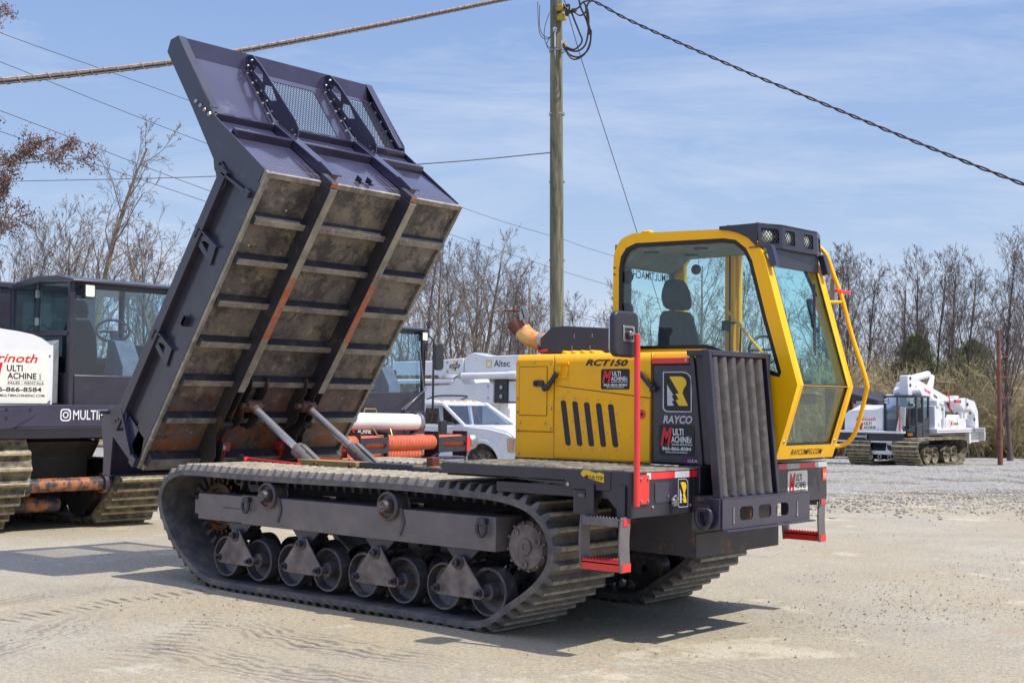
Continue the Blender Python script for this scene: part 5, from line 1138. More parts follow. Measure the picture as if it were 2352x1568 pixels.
CP = thing('steel_coupling', 'round steel ball coupling on the end of the top orange hose', 'coupling', (-9.05, 9.45, .86))
b = MB(); b.lathe([(.0, .32), (.08, .31), (.14, .25), (.15, .18), (.12, .1), (.10, .06), (.13, .05), (.13, -.06)], (0, 0, 0), (0, 1, 0), 24); b.build('coupling_ball', STL, CP); b = MB(); b.lathe([(.15, 0), (.17, .015), (.15, .03)], (0, .03, 0), (0, 1, 0), 24); b.bar((0, .05, -.1), (0, .08, -.35), .05, .04); b.build('clamp_ring', STL, CP)

# ------------------------------------------------------------ white pickup truck (local: x forward, y left; near side is y=0)
TK = thing('pickup_truck', 'white heavy pickup truck with amber roof lights, parked behind the orange hoses', 'pickup truck', (-13.8, 15.2, -.40))
b = MB()
W = 2.03
# body side sections swept across the width with tumblehome: use rows of profiles
def loft(b, secs, close=True):
    n = len(secs[0]); vs = [p for s_ in secs for p in s_]; fs = []
    for i in range(len(secs)-1):
        for k in range(n-1): fs.append((i*n+k, i*n+k+1, (i+1)*n+k+1, (i+1)*n+k))
    if close: fs += [tuple(range(n-1, -1, -1)), tuple(range((len(secs)-1)*n, len(secs)*n))]
    b.add(vs, fs)
WC = (0, .45)
arch = [(.56*math.cos(a), .43+.56*math.sin(a)) for a in [PI-k*PI/14 for k in range(15)]]
lower = [(-3.3, .45)]+[(-3.0, .45)]+[(-.60, .42)]+arch+[(.60, .42), (.86, .42), (.98, .50), (1.0, .95), (.96, 1.12), (.75, 1.25), (.2, 1.34), (-.62, 1.40), (-3.3, 1.38)]
def side_at(y, inset, zt): return [(x, y, z) for x, z in lower]
b.prism(lower, 'y', .03, .10); b.prism(lower, 'y', W-.10, W-.03)
hoodp = [(-.70, 1.42), (-.62, 1.43), (.2, 1.39), (.72, 1.31), (.92, 1.2), (.98, 1.1), (.98, .5), (.75, .5), (.75, 1.1), (-.7, 1.2)]
b.prism(hoodp, 'y', .10, W-.10)
for y in (0, W): 
    o = .0 if y == 0 else -.03
    P = [(.70*math.cos(a), .43+.67*math.sin(a)) for a in [PI-k*PI/14 for k in range(15)]]; Q = [(.57*math.cos(a), .43+.57*math.sin(a)) for a in [k*PI/14 for k in range(15)]]
    b.prism(P+Q, 'y', y+o-.015, y+o+.06)
b.box(-3.3, -.7, .1, W-.1, .5, 1.2)
b.box(-5.2, -3.3, .05, .15, .5, 1.38); b.box(-5.2, -3.3, W-.15, W-.05, .5, 1.38); b.box(-5.25, -5.2, .05, W-.05, .5, 1.38); b.box(-5.2, -3.3, .1, W-.1, .6, .7)
bd = b.build('body', WP, TK, .02, seg=3)
def pill(b, pts, w): 
    for a, c in zip(pts[:-1], pts[1:]): b.bar(a, c, w, .06)
b = MB()
roof = smooth_poly([(-3.15, 1.86), (-2.9, 1.97), (-2.2, 2.02), (-1.75, 1.99), (-1.45, 1.90)], 3, False)
b.prism(roof+[(-1.5, 1.87), (-1.8, 1.94), (-2.2, 1.96), (-2.9, 1.91), (-3.1, 1.80)], 'y', .20, W-.20)
for y in (0, 1):
    Y = lambda a: a if not y else W-a
    for p, q_ in (((-.62, Y(.07), 1.40), (-1.48, Y(.22), 1.92)), ((-2.1, Y(.06), 1.38), (-2.1, Y(.20), 1.95)), ((-3.2, Y(.06), 1.38), (-3.1, Y(.22), 1.9)), ((-1.45, Y(.21), 1.92), (-3.1, Y(.21), 1.94))): b.bar(p, q_, .09, .07, (0, 1, 0) if p[2] == q_[2] else (1, 0, 0))
b.build('cab_roof', WP, bd, .012)
b = MB(); b.add([(-.60, .10, 1.40), (-.60, W-.10, 1.40), (-1.47, W-.25, 1.90), (-1.47, .25, 1.90)], [(0, 1, 2, 3)]); b.build('windscreen', BLUG, TK, smooth=0)
b = MB()
for y in (.075, W-.075):
    t = .14 if y < 1 else -.14
    b.add([(-.80, y, 1.37), (-2.05, y, 1.37), (-2.05, y+t, 1.92), (-1.50, y+t, 1.89)], [(0, 1, 2, 3)]); b.add([(-2.15, y, 1.37), (-3.15, y, 1.37), (-3.08, y+t, 1.90), (-2.15, y+t, 1.92)], [(0, 1, 2, 3)])
each(b, 'side_window', DGL, TK, smooth=0)
for x in (0, -4.3):
    for y, e in ((.14, -1), (W-.14, 1)):
        o = MB().lathe([(.24, -.13), (.40, -.13), (.43, -.09), (.43, .09), (.40, .13), (.25, .13), (.24, .10)], (x, y, .43), (0, e, 0), 36).build('wheel', mat('tyre', (.02, .02, .02, 1), .8, 0, (.04, .035, .03, 1), 10, dirt=C(150, 130, 90), dt=(.45, .6), ds=5, dmax=.7) if 'tyre' not in bpy.data.materials else bpy.data.materials['tyre'], TK)
        MB().lathe([(.25, .10), (.22, .05), (.1, .07), (.08, .12), (0, .12)], (x, y, .43), (0, e, 0), 24).build('rim', STL, o)
b = MB(); b.box(-1.1, .6, .12, W-.12, .42, .5); b.build('wheel_well_liner', GRIME, TK)
for y0, y1 in ((.05, .22), (W-.22, W-.05)):
    b = MB(); b.prism([(.80, .82), (1.005, .80), (1.005, 1.14), (.90, 1.16), (.78, 1.12)], 'y', y0-.035, y1); h = b.build('headlight', STL, TK, .01)
    b = MB()
    for k in range(4): b.box(.86, .98, y0-.045, y0-.036, .86+k*.068, .90+k*.068)
    each(b, 'amber_lens', AMB, h)
b = MB(); b.box(.98, 1.04, .25, W-.25, .75, 1.2); 
for k in range(5): b.box(1.04, 1.07, .27, W-.27, .78+k*.09, .83+k*.09)
b.build('grille', STL, TK, .01)
MB().prism([(.85, .4), (1.12, .42), (1.14, .68), (.9, .7)], 'y', .0, W).build('bumper', WP, TK, .03)
b = MB()
for i, y in enumerate((.42, .78, 1.015, 1.25, 1.6)): b.lathe([(.06, 0), (.055, .02), (.03, .04), (0, .045)], (-1.72, y, 1.975), (0, 0, 1), 14)
each(b, 'roof_light', AMB, TK, 0, 60)
b = MB(); b.bar((-.95, .03, 1.18), (-.95, -.28, 1.2), .05, .05); b.bar((-.95, .03, 1.46), (-.95, -.28, 1.44), .05, .05); b.prism(rpoly(-.46, -.24, 1.14, 1.52, .04), 'x', -1.0, -.9); b.build('mirror', PLAS, TK, .01)
b = MB(); b.bar((-.55, .4, 1.43), (-.62, 1.3, 1.45), .02, .02); b.bar((-.55, 1.1, 1.43), (-.60, 1.85, 1.44), .02, .02); each(b, 'wiper', PLAS, TK)
b = MB()
for z in (2.10, 2.12): b.tube(smooth_poly([(-2.2, .35, 2.02), (-1.9, .4, z), (-1.8, 1.0, z+.02), (-1.85, 1.5, z), (-2.2, 1.6, 2.02)], 4, False), .015, 6)
b.build('roof_rack', PLAS, TK)
b = MB(); b.add([(-.64, .0285, 1.3), (-.70, .0285, .5), (-.72, .0285, .5), (-.66, .0285, 1.3)], [(0, 1, 2, 3)]); b.box(-2.03, -2.02, .026, .029, .5, 1.36); b.build('door_seam', BTX, TK, smooth=0)

# ------------------------------------------------------------ aerial boom truck behind it
BT = thing('boom_truck', 'white boom lift rig with long folded boom, behind the pickup truck', 'boom truck', (-20, 21, gz(-20, 21)))
Z0 = -BT.location.z
b = MB(); b.box(-2.9, -.65, .0, .5, 2.40+Z0, 2.83+Z0); b.build('upper_boom', WP, BT, .03)
b = MB(); b.prism([(-.85, 2.44+Z0), (-.75, 2.30+Z0), (-.5, 2.43+Z0), (.22, 2.42+Z0), (.25, 2.90+Z0), (-.65, 2.86+Z0)], 'y', -.06, .56); kn = b.build('knuckle_box', WP, BT, .02)
b = MB(); b.prism([(.25, 2.45+Z0), (2.6, 2.48+Z0), (2.6, 2.96+Z0), (1.2, 2.95+Z0), (.62, 3.06+Z0), (.25, 2.92+Z0)], 'y', -.02, .52); lb = b.build('lower_boom', WP, BT, .02)
b = MB(); b.cyl((.28, -.12, 2.35+Z0), (2.2, -.12, 2.37+Z0), .105, n=24); b.cyl((2.15, -.14, 2.37+Z0), (2.5, -.14, 2.37+Z0), .12, n=20); b.build('hydraulic_ram', WP, BT)
b = MB(); b.cyl((-2.9, -.1, 2.20+Z0), (-.1, -.1, 2.2+Z0), .07, n=20); b.build('stowed_tube', WP, BT)
b = MB(); b.prism([(-1.6, 1.5+Z0), (1.48, 1.52+Z0), (1.5, 2.10+Z0), (1.4, 2.18+Z0), (.3, 2.12+Z0), (.15, 2.3+Z0), (-.05, 2.3+Z0), (-.3, 2.1+Z0), (-1.6, 2.05+Z0)], 'y', -.1, 1.2); b.build('pedestal_body', WP, BT, .03)
b = MB(); b.box(1.50, 2.0, -.05, .6, 1.55+Z0, 2.25+Z0); b.build('valve_chest', PLAS, BT, .02)
b = MB()
for z in (1.75, 2.02): b.lathe([(.06, 0), (.06, .03), (.03, .05), (0, .05)], (1.78, -.05, z+Z0), (0, -1, 0), 14)
each(b, 'gauge', STL, BT)
b = MB(); b.box(2.0, 2.9, 0, .8, 1.6+Z0, 2.2+Z0); b.box(-3.2, 3.0, 0, 2.2, .8, 1.2); b.box(.8, 1.5, .2, 1.9, 1.1, 2.3); b.build('chassis', WP, BT, .02)
for x in (-2.4, -1.2, 2.0):
    for y in (.1, 2.1): MB().lathe([(0, -.15), (.5, -.15), (.52, 0), (.5, .15), (.2, .12), (0, .12)], (x, y, .52), (0, -1, 0), 28).build('wheel', bpy.data.materials['tyre'], BT)
lettering('Altec', (1.45, -.022, 2.62+Z0), (1, 0, 0), (0, 0, 1), .62, .2, BTX, lb, 0, .01)
MB().ring(rpoly(1.13, 1.36, 2.60+Z0, 2.83+Z0, .01, 1), rpoly(1.17, 1.32, 2.64+Z0, 2.79+Z0, .01, 1), 'y', -.024, -.022).build('yellow_mark', YTX, lb, smooth=0)
e_ = MB().prism([(-.24, 2.52+Z0), (-.14, 2.52+Z0), (-.05, 2.80+Z0), (-.15, 2.80+Z0)], 'y', -.064, -.061).build('yellow_stripe', YTX, kn, smooth=0); MB().prism([(-.12, 2.52+Z0), (-.07, 2.52+Z0), (.02, 2.80+Z0), (-.03, 2.80+Z0)], 'y', -.064, -.061).build('black_stripe', BTX, kn, smooth=0)
MB().prism([(-.34, 2.60+Z0), (.08, 2.60+Z0), (.12, 2.71+Z0), (-.30, 2.71+Z0)], 'y', -.067, -.065).build('badge_back', BTX, kn, smooth=0)
lettering('AHVH', (-.29, -.068, 2.62+Z0), (1, 0, 0), (0, 0, 1), .36, .075, WHT, kn, .2, .02)
b = MB(); b.cyl((-.42, -.07, 2.50+Z0), (-.42, -.09, 2.5+Z0), .03, n=12); b.cyl((-.42, -.07, 2.78+Z0), (-.42, -.09, 2.78+Z0), .03, n=12); b.cyl((.12, -.07, 2.35+Z0), (.12, -.11, 2.35+Z0), .06, n=14); b.cyl((1.3, -.11, 1.7+Z0), (1.3, -.13, 1.7+Z0), .03, n=10); b.cyl((1.3, -.11, 2.05+Z0), (1.3, -.13, 2.05+Z0), .03, n=10)
each(b, 'pivot_pin', STL, BT)

# ------------------------------------------------------------ far white tracked digger derrick at the right
A = math.radians(40); fwd = Vector((.6533*math.cos(A)-.757*math.sin(A), -.757*math.cos(A)-.6533*math.sin(A)))
FM = thing('tracked_derrick', 'white tracked derrick with a black cab and folded boom, far off by the tree line', 'tracked crane', (0, 0, 0), math.atan2(fwd.y, fwd.x))
left = Vector((-fwd.y, fwd.x)); T0 = Vector((-14.91, 43.43)); org = T0-left*1.45
FM.location = (org.x, org.y, -.86); FM.scale = (1, .95, .955)
FPATH = [(-4.0, .06), (-2, .05), (-.1, .06), (.3, .3), (.55, .62), (.60, .85), (.5, 1.02), (.3, 1.1), (0, 1.13), (-2, 1.15), (-4.3, 1.12), (-4.7, 1.0), (-4.75, .75), (-4.5, .35)]
for s in (-1, 1):
    y0, y1 = (.26, 1.45) if s > 0 else (-1.88, -.70)
    build_belt(belt(FPATH, y0, y1, .16, .07, .05), RUBD, RUBE, FM)
    for x in (-.55, -1.35, -2.6, -3.4):
        yy = 1.3 if s > 0 else -1.75
        w_ = MB().lathe([(.05, -.35), (.25, -.35), (.37, .06), (.35, .07), (.22, -.1), (.08, -.05), (.06, .1), (0, .1)], (x, yy, .46), (0, s, 0), 26).build('road_wheel', RUBD, FM)
b = MB(); b.box(-4.2, .1, .5, .9, .5, .9); b.box(-4.2, .1, -1.5, -1.1, .5, .9); b.box(-4.5, .2, -1.0, .4, .6, 1.25); b.build('track_frame', GRIME, FM, .01)
b = MB(); b.prism([(-2.15, 1.45), (-2.15, 2.2), (-1.9, 2.38), (-1.3, 2.45), (-.35, 2.45), (-.35, 1.45)], 'x', -2.2, .15); b.prism([(-.2, 2.2), (.15, 2.2), (.15, 2.3), (-1.0, 2.62), (-2.2, 2.62), (-2.2, 2.3)], 'y', -2.0, -.35); b.build('hood', WP, FM, .05, seg=3)
b = MB(); b.box(.3, .45, -2.35, .70, 1.07, 1.40); fb = b.build('winch_beam', BLK, FM, .01)
b = MB(); b.box(.25, .55, -2.35, .75, 1.40, 1.50); b.box(.25, .55, -2.35, .75, 1.0, 1.07); b.prism([(-1.95, 1.0), (-2.0, .6), (-1.75, .48), (.2, .48), (.5, .52), (.70, 1.0), (-.05, 1.0), (-.1, .65), (-1.35, .65), (-1.4, 1.0)], 'x', .2, .4); b.box(.0, .2, -1.6, .3, .5, 1.0); b.build('front_bumper', WP, FM, .02)
b = MB()
for y in (-1.68, .18): b.prism([(y-.22, .92), (y+.22, .85), (y+.2, .68), (y, .62), (y-.2, .72)], 'x', .401, .405)
each(b, 'bumper_opening', GRIME, FM, smooth=0)
b = MB(); b.cyl((.5, -1.45, 1.24), (.5, -.95, 1.24), .07, n=14); b.box(.44, .56, -1.5, -1.45, 1.13, 1.35); b.box(.44, .56, -.95, -.9, 1.13, 1.35); b.build('winch', STL, fb, .01)
b = MB(); b.box(-1.3, -.02, -.35, 1.1, 1.25, 1.5); b.box(-1.35, .05, -.42, 1.15, 2.96, 3.04)
for x, y in ((-.05, -.38), (-.05, 1.04), (-1.3, -.38), (-1.3, 1.04), (-.65, 1.06)): b.box(x-.05, x+.05, y, y+.08, 1.2, 2.98)
b.box(-1.3, 0, 1.05, 1.12, .95, 1.75); b.box(-.1, .0, -.3, 1.05, 1.0, 1.5); b.prism([(0, 1.7), (-1.3, 2.1), (-1.3, 1.7)], 'y', 1.06, 1.13); fc = b.build('cab', BLK, FM, .02)
MB().box(-.06, -.05, -.3, 1.04, 1.5, 2.96).build('windscreen', BLUG, fc); MB().box(-1.3, -.05, 1.07, 1.08, 1.7, 2.96).build('side_window', TEAL, fc); MB().box(-1.33, -1.32, -.3, 1.04, 1.7, 2.9).build('rear_window', TEAL, fc)
b = MB(); pillow(b, [(1.6, .2, 0), (2.2, .24, 0), (2.5, .18, 0)], -.9, .1, .4, .1); pillow(b, [(2.55, .1, 0), (2.62, .13, 0), (2.78, .09, 0)], -.9, .1, .4, .07); b.build('seat', SEAT, fc, smooth=60)
b = MB()
for i in range(18): y = -.3+i*.06; b.box(.02, .035, y, y+.012, 1.5, 2.0 if y < .35 else 1.5+.0)
for i in range(9): b.box(.02, .035, -.3, .4, 1.5+i*.06, 1.512+i*.06)
for i in range(5): b.box(.02, .035, -.3-.02+i*.02, -.29-.02+i*.02, 1.5, 2.95)
b.build('brush_guard', BLK, fc, smooth=0)
for y in (-.22, .95):
    for z in (2.86, 2.74): l_ = MB().box(.0, .08, y-.09, y+.09, z-.045, z+.045).build('cab_lamp', BLK, fc, .01); MB().box(.08, .086, y-.075, y+.075, z-.035, z+.035).build('lamp_lens', LAMP, l_)
b = MB(); b.prism([(.62, 1.75), (.82, 1.72), (.86, 2.52), (.60, 2.54)], 'x', .45, .52); b.build('weathered_mirror', mat('weathered_white_panel', C(210, 212, 200), .7, 0, C(150, 155, 140), 18), FM, .01)
b = MB(); b.prism([(.35, 1.5), (.62, 1.5), (.60, 2.1), (.5, 2.2)], 'x', .30, .36); b.build('mirror_panel', WP, FM, .01)
b = MB(); b.tube([(.42, .55, 1.45), (.42, .56, 2.1), (.42, .52, 2.42)], .028, 8); b.build('red_guide_rod', RED, FM)
MB().prism(rpoly(.75, .95, 1.30, 1.43, .03), 'x', .0, .08).build('indicator', AMB, FM)
b = MB(); b.box(-6.9, -1.4, -1.9, 1.45, 1.42, 1.62); b.box(-6.9, -6.8, -1.9, 1.45, 1.0, 1.62); b.box(-6.8, -5.2, 1.35, 1.45, 1.42, 1.62); b.box(-6.8, -5.4, .6, 1.2, .95, 1.42); b.box(-5.3, -5.1, 1.2, 1.4, .9, 1.45); b.build('flatbed', WP, FM, .02)
b = MB(); b.box(-4.6, -2.4, .9, 1.40, 1.62, 2.05); b.box(-3.2, -2.9, .5, 1.0, 1.6, 2.5); b.box(-2.2, -1.5, .3, 1.3, 1.6, 2.6); b.box(-1.9, -1.6, .6, 1.35, 2.55, 2.85); b.cyl((-4.9, .9, 2.1), (-2.4, .9, 2.1), .13, n=16); b.cyl((-2.3, 1.35, 1.6), (-2.3, 1.35, 2.6), .06, n=12); b.build('tool_chest', WP, FM, .02)
b = MB(); b.box(-2.5, -1.5, -1.0, .0, 1.6, 3.1); b.cyl((-1.2, -.4, 3.2), (-1.2, .9, 3.2), .22, n=20); b.cyl((-1.2, -.2, 3.45), (-2.2, -.2, 3.5), .2, n=18); b.box(-2.0, -1.2, -.4, .6, 3.0, 3.3); b.build('turret', WP, FM, .05)
b = MB(); b.prism([(-.55, 3.05), (-.55, 3.92), (-.95, 3.95), (-1.2, 3.85), (-5.7, 2.85), (-5.8, 3.1), (-6.1, 3.1), (-6.2, 2.5), (-5.6, 2.35), (-1.4, 3.25), (-1.2, 3.05)], 'y', .1, .5); bo = b.build('boom', WP, FM, .03)
b = MB(); b.cyl((-1.4, -.1, 3.7), (-4.0, -.1, 4.05), .17, n=20); b.prism([(-3.4, 3.3), (-4.1, 4.05), (-4.35, 4.0), (-4.1, 3.3), (-3.9, 3.0)], 'y', .0, .1); b.build('jib_cylinder', WP, FM, .02)
b = MB(); b.prism([(-4.4, 2.85), (-5.4, 3.0), (-6.5, 2.85), (-6.9, 2.4), (-7.0, 1.6), (-6.6, 1.6), (-6.5, 2.2), (-6.0, 2.45), (-5.2, 2.45)], 'y', .5, 1.1); b.box(-6.0, -5.2, .6, 1.0, 2.0, 2.6); b.prism([(-5.4, 1.6), (-6.0, 2.6), (-6.3, 2.6), (-6.2, 1.6)], 'y', .7, .8); b.build('outrigger', WP, FM, .03)
b = MB(); b.cyl((-3.9, 1.0, 2.3), (-3.7, 1.0, 3.3), .03, n=8); b.box(-4.9, -4.3, 1.0, 1.1, 2.75, 2.9); b.build('red_marker', RED, FM); b = MB(); b.tube([(-3.8, .9, 2.75), (-4.3, .9, 2.3), (-4.8, .9, 2.15), (-4.9, .9, 2.3)], .06, 8); b.build('hydraulic_hose', PLAS, FM)
sg = MB().box(.151, .155, -1.62, -.62, 1.50, 2.05).build('decal', SGN, FM, smooth=0); YV, ZV = (0, 1, 0), (0, 0, 1)
lettering('Prinoth', (.156, -1.6, 1.93), YV, ZV, .95, .14, RTX, sg, .3, .02); lettering('M', (.156, -1.6, 1.52), YV, ZV, .36, .32, RTX, sg, .3, .05); lettering('ULTI', (.156, -1.2, 1.74), YV, ZV, .34, .13, BTX, sg, 0, .03); lettering('ACHINE', (.156, -1.22, 1.58), YV, ZV, .56, .12, BTX, sg, 0, .03)
lettering('MULTIMACHINE', (-1.9, .502, 3.33), (-.977, 0, -.215), (-.215, 0, .977), 1.0, .14, RTX, bo, 0, .03); lettering('Altec', (-3.2, .502, 3.02), (-.977, 0, -.215), (-.215, 0, .977), .45, .16, BTX, bo, 0, .03)
dc = MB().box(-3.9, -2.9, 1.4005, 1.402, 1.68, 2.0).build('chest_sign', SGN, FM, smooth=0); lettering('M', (-2.95, 1.403, 1.72), (-1, 0, 0), ZV, .2, .24, RTX, dc, .2, .04); lettering('ULTI MACHINE', (-3.2, 1.403, 1.76), (-1, 0, 0), ZV, .6, .12, BTX, dc, 0, .03)
b = MB()
for k in range(7): b.tube(smooth_poly([(.22, -1.3+k*.17, .95), (.42, -1.25+k*.17, .78+.05*math.sin(k*2)), (.38, -1.1+k*.15, .70), (.2, -1.0+k*.16, .9)], 4, False), .022, 6)
each(b, 'hydraulic_line', PLAS, FM)
b = MB()
for y in (-.75, -.35, .1): b.tube([(.45, y+.07*math.cos(a), .38+.10*math.sin(a)) for a in [q*PI/5 for q in range(10)]], .022, 6, True)
each(b, 'chain_link', STL, FM)
b = MB()
for x, z in ((-.75, 3.5), (-.75, 3.8), (-1.3, 3.4), (-5.6, 2.6), (-5.95, 2.9)): b.cyl((x, .5, z), (x, .54, z), .06, n=12)
for x, z in ((-5.9, 2.3), (-6.4, 2.0), (-5.6, 2.7)): b.cyl((x, 1.1, z), (x, 1.14, z), .07, n=12)
each(b, 'pivot_pin', GRIME, FM)
b = MB(); b.box(-2.9, -2.88, 1.401, 1.404, 1.64, 2.04); b.box(-3.7, -3.68, 1.401, 1.404, 1.64, 2.04); b.box(-6.7, -1.5, 1.451, 1.454, 1.50, 1.52); b.box(-2.2, -2.19, -2.0, -.4, 1.5, 2.4); b.build('panel_gap', BTX, FM, smooth=0)
b = MB(); b.tube([(-2.2, 1.3, 2.5), (-2.6, 1.3, 2.1), (-3.0, 1.2, 2.3), (-3.6, .9, 2.2)], .035, 6); b.tube([(-1.2, .3, 3.1), (-1.7, .8, 2.7), (-1.9, 1.2, 2.3), (-1.9, 1.3, 1.7)], .03, 6); each(b, 'hydraulic_line', PLAS, FM)
b = MB(); b.tube([(.05, 1.2, 2.75), (.25, 1.35, 2.7), (.3, 1.35, 2.2)], .02, 6); b.box(.25, .33, 1.3, 1.55, 1.9, 2.5); b.build('side_mirror', PLAS, FM, .02)
# black dump body further back
p = spot(1962, 66); DB = thing('dump_truck', 'black dump body with a red letter, half hidden behind the yellow handrail', 'truck', (p.x, p.y, p.z), math.atan2(fwd.y, fwd.x))
b = MB(); b.prism([(-1.6, 1.1), (-1.6, 3.7), (.9, 3.1), (1.3, 3.0), (1.3, 1.1)], 'x', -4, 0); b.build('dump_body', BLK, DB, .03)
b = MB()
for y in (-1.1, -.3): b.box(0, .08, y, y+.12, 1.1, 3.4)
b.box(0, .06, -1.6, 1.3, 1.1, 1.3); b.build('body_rib', BLK, DB, .01)
lettering('M', (.085, -.1, 1.6), YV, ZV, .62, 1.3, RTX, DB, .1, .08, .02)
b = MB(); b.box(.1, .5, .2, 1.0, 2.3, 2.8); b.box(.1, .4, .3, .6, 2.8, 2.95); b.build('air_filter', STL, DB, .02)
for y in (-1.2, .6): MB().lathe([(0, -.15), (.5, -.15), (.52, 0), (.5, .15), (0, .15)], (.3, y, .5), (0, 1, 0), 24).build('wheel', bpy.data.materials['tyre'], DB)
# ------------------------------------------------------------ bare trees
def rot_dir(d, ang, az):
    u = d.orthogonal().normalized(); v = d.cross(u); return (d*math.cos(ang)+(u*math.cos(az)+v*math.sin(az))*math.sin(ang)).normalized()
def grow(rn, H, r0, first=.25, limbs=14, ang=(.5, .95), up=.35, lens=(.42, .45, .5), counts=(7, 5, 4), wob=.12, rmin=.008, lean=(0, 0), forks=0, buds=None, limb_len=.42, trunk_len=.85):
    """returns (trunk, crown) meshes of a leafless tree standing at the origin"""
    tr, cr = MB(), MB(); bud = MB()
    def poly(p, d, L, n, wob, up):
        P = [p.copy()]; d = d.copy()
        for i in range(n):
            d = (d+Vector((rn.gauss(0, wob), rn.gauss(0, wob), rn.gauss(0, wob)+up*.12))).normalized(); p = p+d*(L/n); P.append(p.copy())
        return P
    def branch(p, d, L, r, lvl):
        n = (5, 4, 3, 2)[lvl] if lvl < 4 else 2
        P = poly(p, d, L, n, wob*(1.0+.35*lvl), up)
        rs = [r*(1-.75*i/n) for i in range(n+1)]; rs[-1] = max(rs[-1], rmin*.6); 
        cr.tube(P, [max(q, rmin*.7) for q in rs], 5 if lvl == 0 else 3, cap=False)
        if lvl >= len(counts):
            if buds:
                for q in P[1:]:
                    for _ in range(buds):
                        c = q+Vector((rn.gauss(0, .05), rn.gauss(0, .05), rn.gauss(0, .05)-.01)); s = rn.uniform(.012, .024); a = [Vector((rn.gauss(0, 1), rn.gauss(0, 1), rn.gauss(0, 1))).normalized()*s for _ in range(3)]
                        bud.add([c+a[0], c+a[1], c+a[2], c-a[0]*.6+Vector((0, 0, -s))], [(0, 1, 2), (0, 2, 3), (0, 3, 1), (1, 3, 2)])
            return
        for k in range(counts[lvl]):
            t = rn.uniform(.22, 1) if k else .97; i = min(n-1, int(t*n)); f = t*n-i; q = P[i].lerp(P[i+1], f); dd = (P[i+1]-P[i]).normalized()
            nd = rot_dir(dd, rn.uniform(.35, .8), rn.random()*6.28); branch(q, nd, L*lens[lvl]*rn.uniform(.6, 1.15)*(1.1-.35*t), max(rmin, rs[i]*.5), lvl+1)
    stems = [(Vector((lean[0], lean[1], 1)).normalized(), 1.)]
    if forks: stems = [(Vector((lean[0]+rn.uniform(-.3, .3), lean[1]+rn.uniform(-.3, .3), 1)).normalized(), rn.uniform(.75, 1)) for _ in range(forks)]
    for sd_, k in stems:
        N = 10; P = poly(Vector((0, 0, -.15)), sd_, H*trunk_len*k, N, wob*.35, .25); rs = [r0*k*(1-.8*(i/N)**.9) for i in range(N+1)]; rs[0] *= 1.35
        tr.tube(P, rs, 8, cap=False)
        az = rn.random()*6.28
        for j in range(limbs):
            t = first+(1-first)*(j+rn.random()*.8)/limbs; t = min(t, .995); i = min(N-1, int(t*N)); f = t*N-i; q = P[i].lerp(P[i+1], f); az += 2.4+rn.uniform(-.5, .5)
            dd = (P[i+1]-P[i]).normalized(); L = H*limb_len*(1.15-.75*t)*rn.uniform(.7, 1.15)
            branch(q, rot_dir(dd, rn.uniform(*ang)*(1.1-.4*t), az), L, rs[i]*.42, 0)
    return tr, cr, bud
def make_tree(seed, name='bare_tree', bark=BARK, twig=TWG, **kw):
    rn = random.Random(seed); tr, cr, bud = grow(rn, **kw); r = thing(name, None, None)
    tr.build('trunk', bark, r, smooth=60); c = cr.build('crown', twig, r, smooth=0)
    if bud.v: bud.build('buds', BUDM, r, smooth=0)
    return r
BUDM = mat('brown_buds', C(140, 110, 98), .8, 0, C(108, 80, 74), 6)
protos = [
    make_tree(1, H=12, r0=.17, limbs=15, bark=BARK, twig=TWG),
    make_tree(2, H=12, r0=.13, limbs=20, ang=(.3, .6), up=.6, bark=BARK2, twig=TWG2, limb_len=.36, wob=.06, counts=(8, 6, 4), rmin=.007),
    make_tree(3, H=12, r0=.12, limbs=10, forks=3, ang=(.3, .6), up=.55, first=.3, bark=BARK2, twig=TWG2, counts=(7, 6, 4), wob=.07, rmin=.007),
    make_tree(4, H=12, r0=.12, limbs=20, first=.2, ang=(.28, .55), up=.7, bark=BARK2, twig=TWG2, limb_len=.36, wob=.06, counts=(8, 6, 4), rmin=.007),
    make_tree(5, H=12, r0=.20, limbs=13, ang=(.6, 1.1), up=.25, wob=.2, bark=BARK, twig=TWG, limb_len=.46),
    make_tree(6, H=12, r0=.12, limbs=10, forks=2, ang=(.4, .9), up=.4, first=.2, bark=BARK2, twig=TWG, counts=(7, 5, 3)),
]
used = set()
def place_tree(k, px, D, H, rz, label, group):
    pr = protos[k]; p = spot(px, D)
    o = pr if k not in used else copy_tree(pr); used.add(k)
    o.location = (p.x, p.y, p.z+(.15 if D > 78 else 0)); o.rotation_euler = (0, 0, rz); s = H/12; o.scale = (s*(1.0 if H < 14 else .9), s*(1.0 if H < 14 else .9), s)
    tag(o, label, 'tree', group); return o
def treetop(py, D): return 1.566+(925-py)/2990.45*D+.021*max(0, min(D, 95)-13)
GR1, GR2, GR3 = 'bare trees behind the tipped bed', 'bare trees along the right edge of the yard', 'bare trees seen over the left machine'
rn = random.Random(77)
WORDS = ['slender', 'forked', 'wide crowned', 'crooked', 'tall straight', 'twiggy', 'thin topped', 'leaning', 'dense', 'open crowned']
cnt = 0
def row(lst, group, where):
    global cnt
    for (k, px, D, top) in lst:
        place_tree(k, px, D, treetop(top, D)*1.13, rn.random()*6.28, TREE_LABELS[cnt], group); cnt += 1
L_left = [(2, 20, 72, 470), (5, 95, 80, 480), (0, 150, 74, 520), (3, 330, 78, 560), (4, 405, 70, 520), (1, 470, 76, 560), (5, 60, 95, 540), (2, 290, 95, 590), (0, 215, 98, 560)]
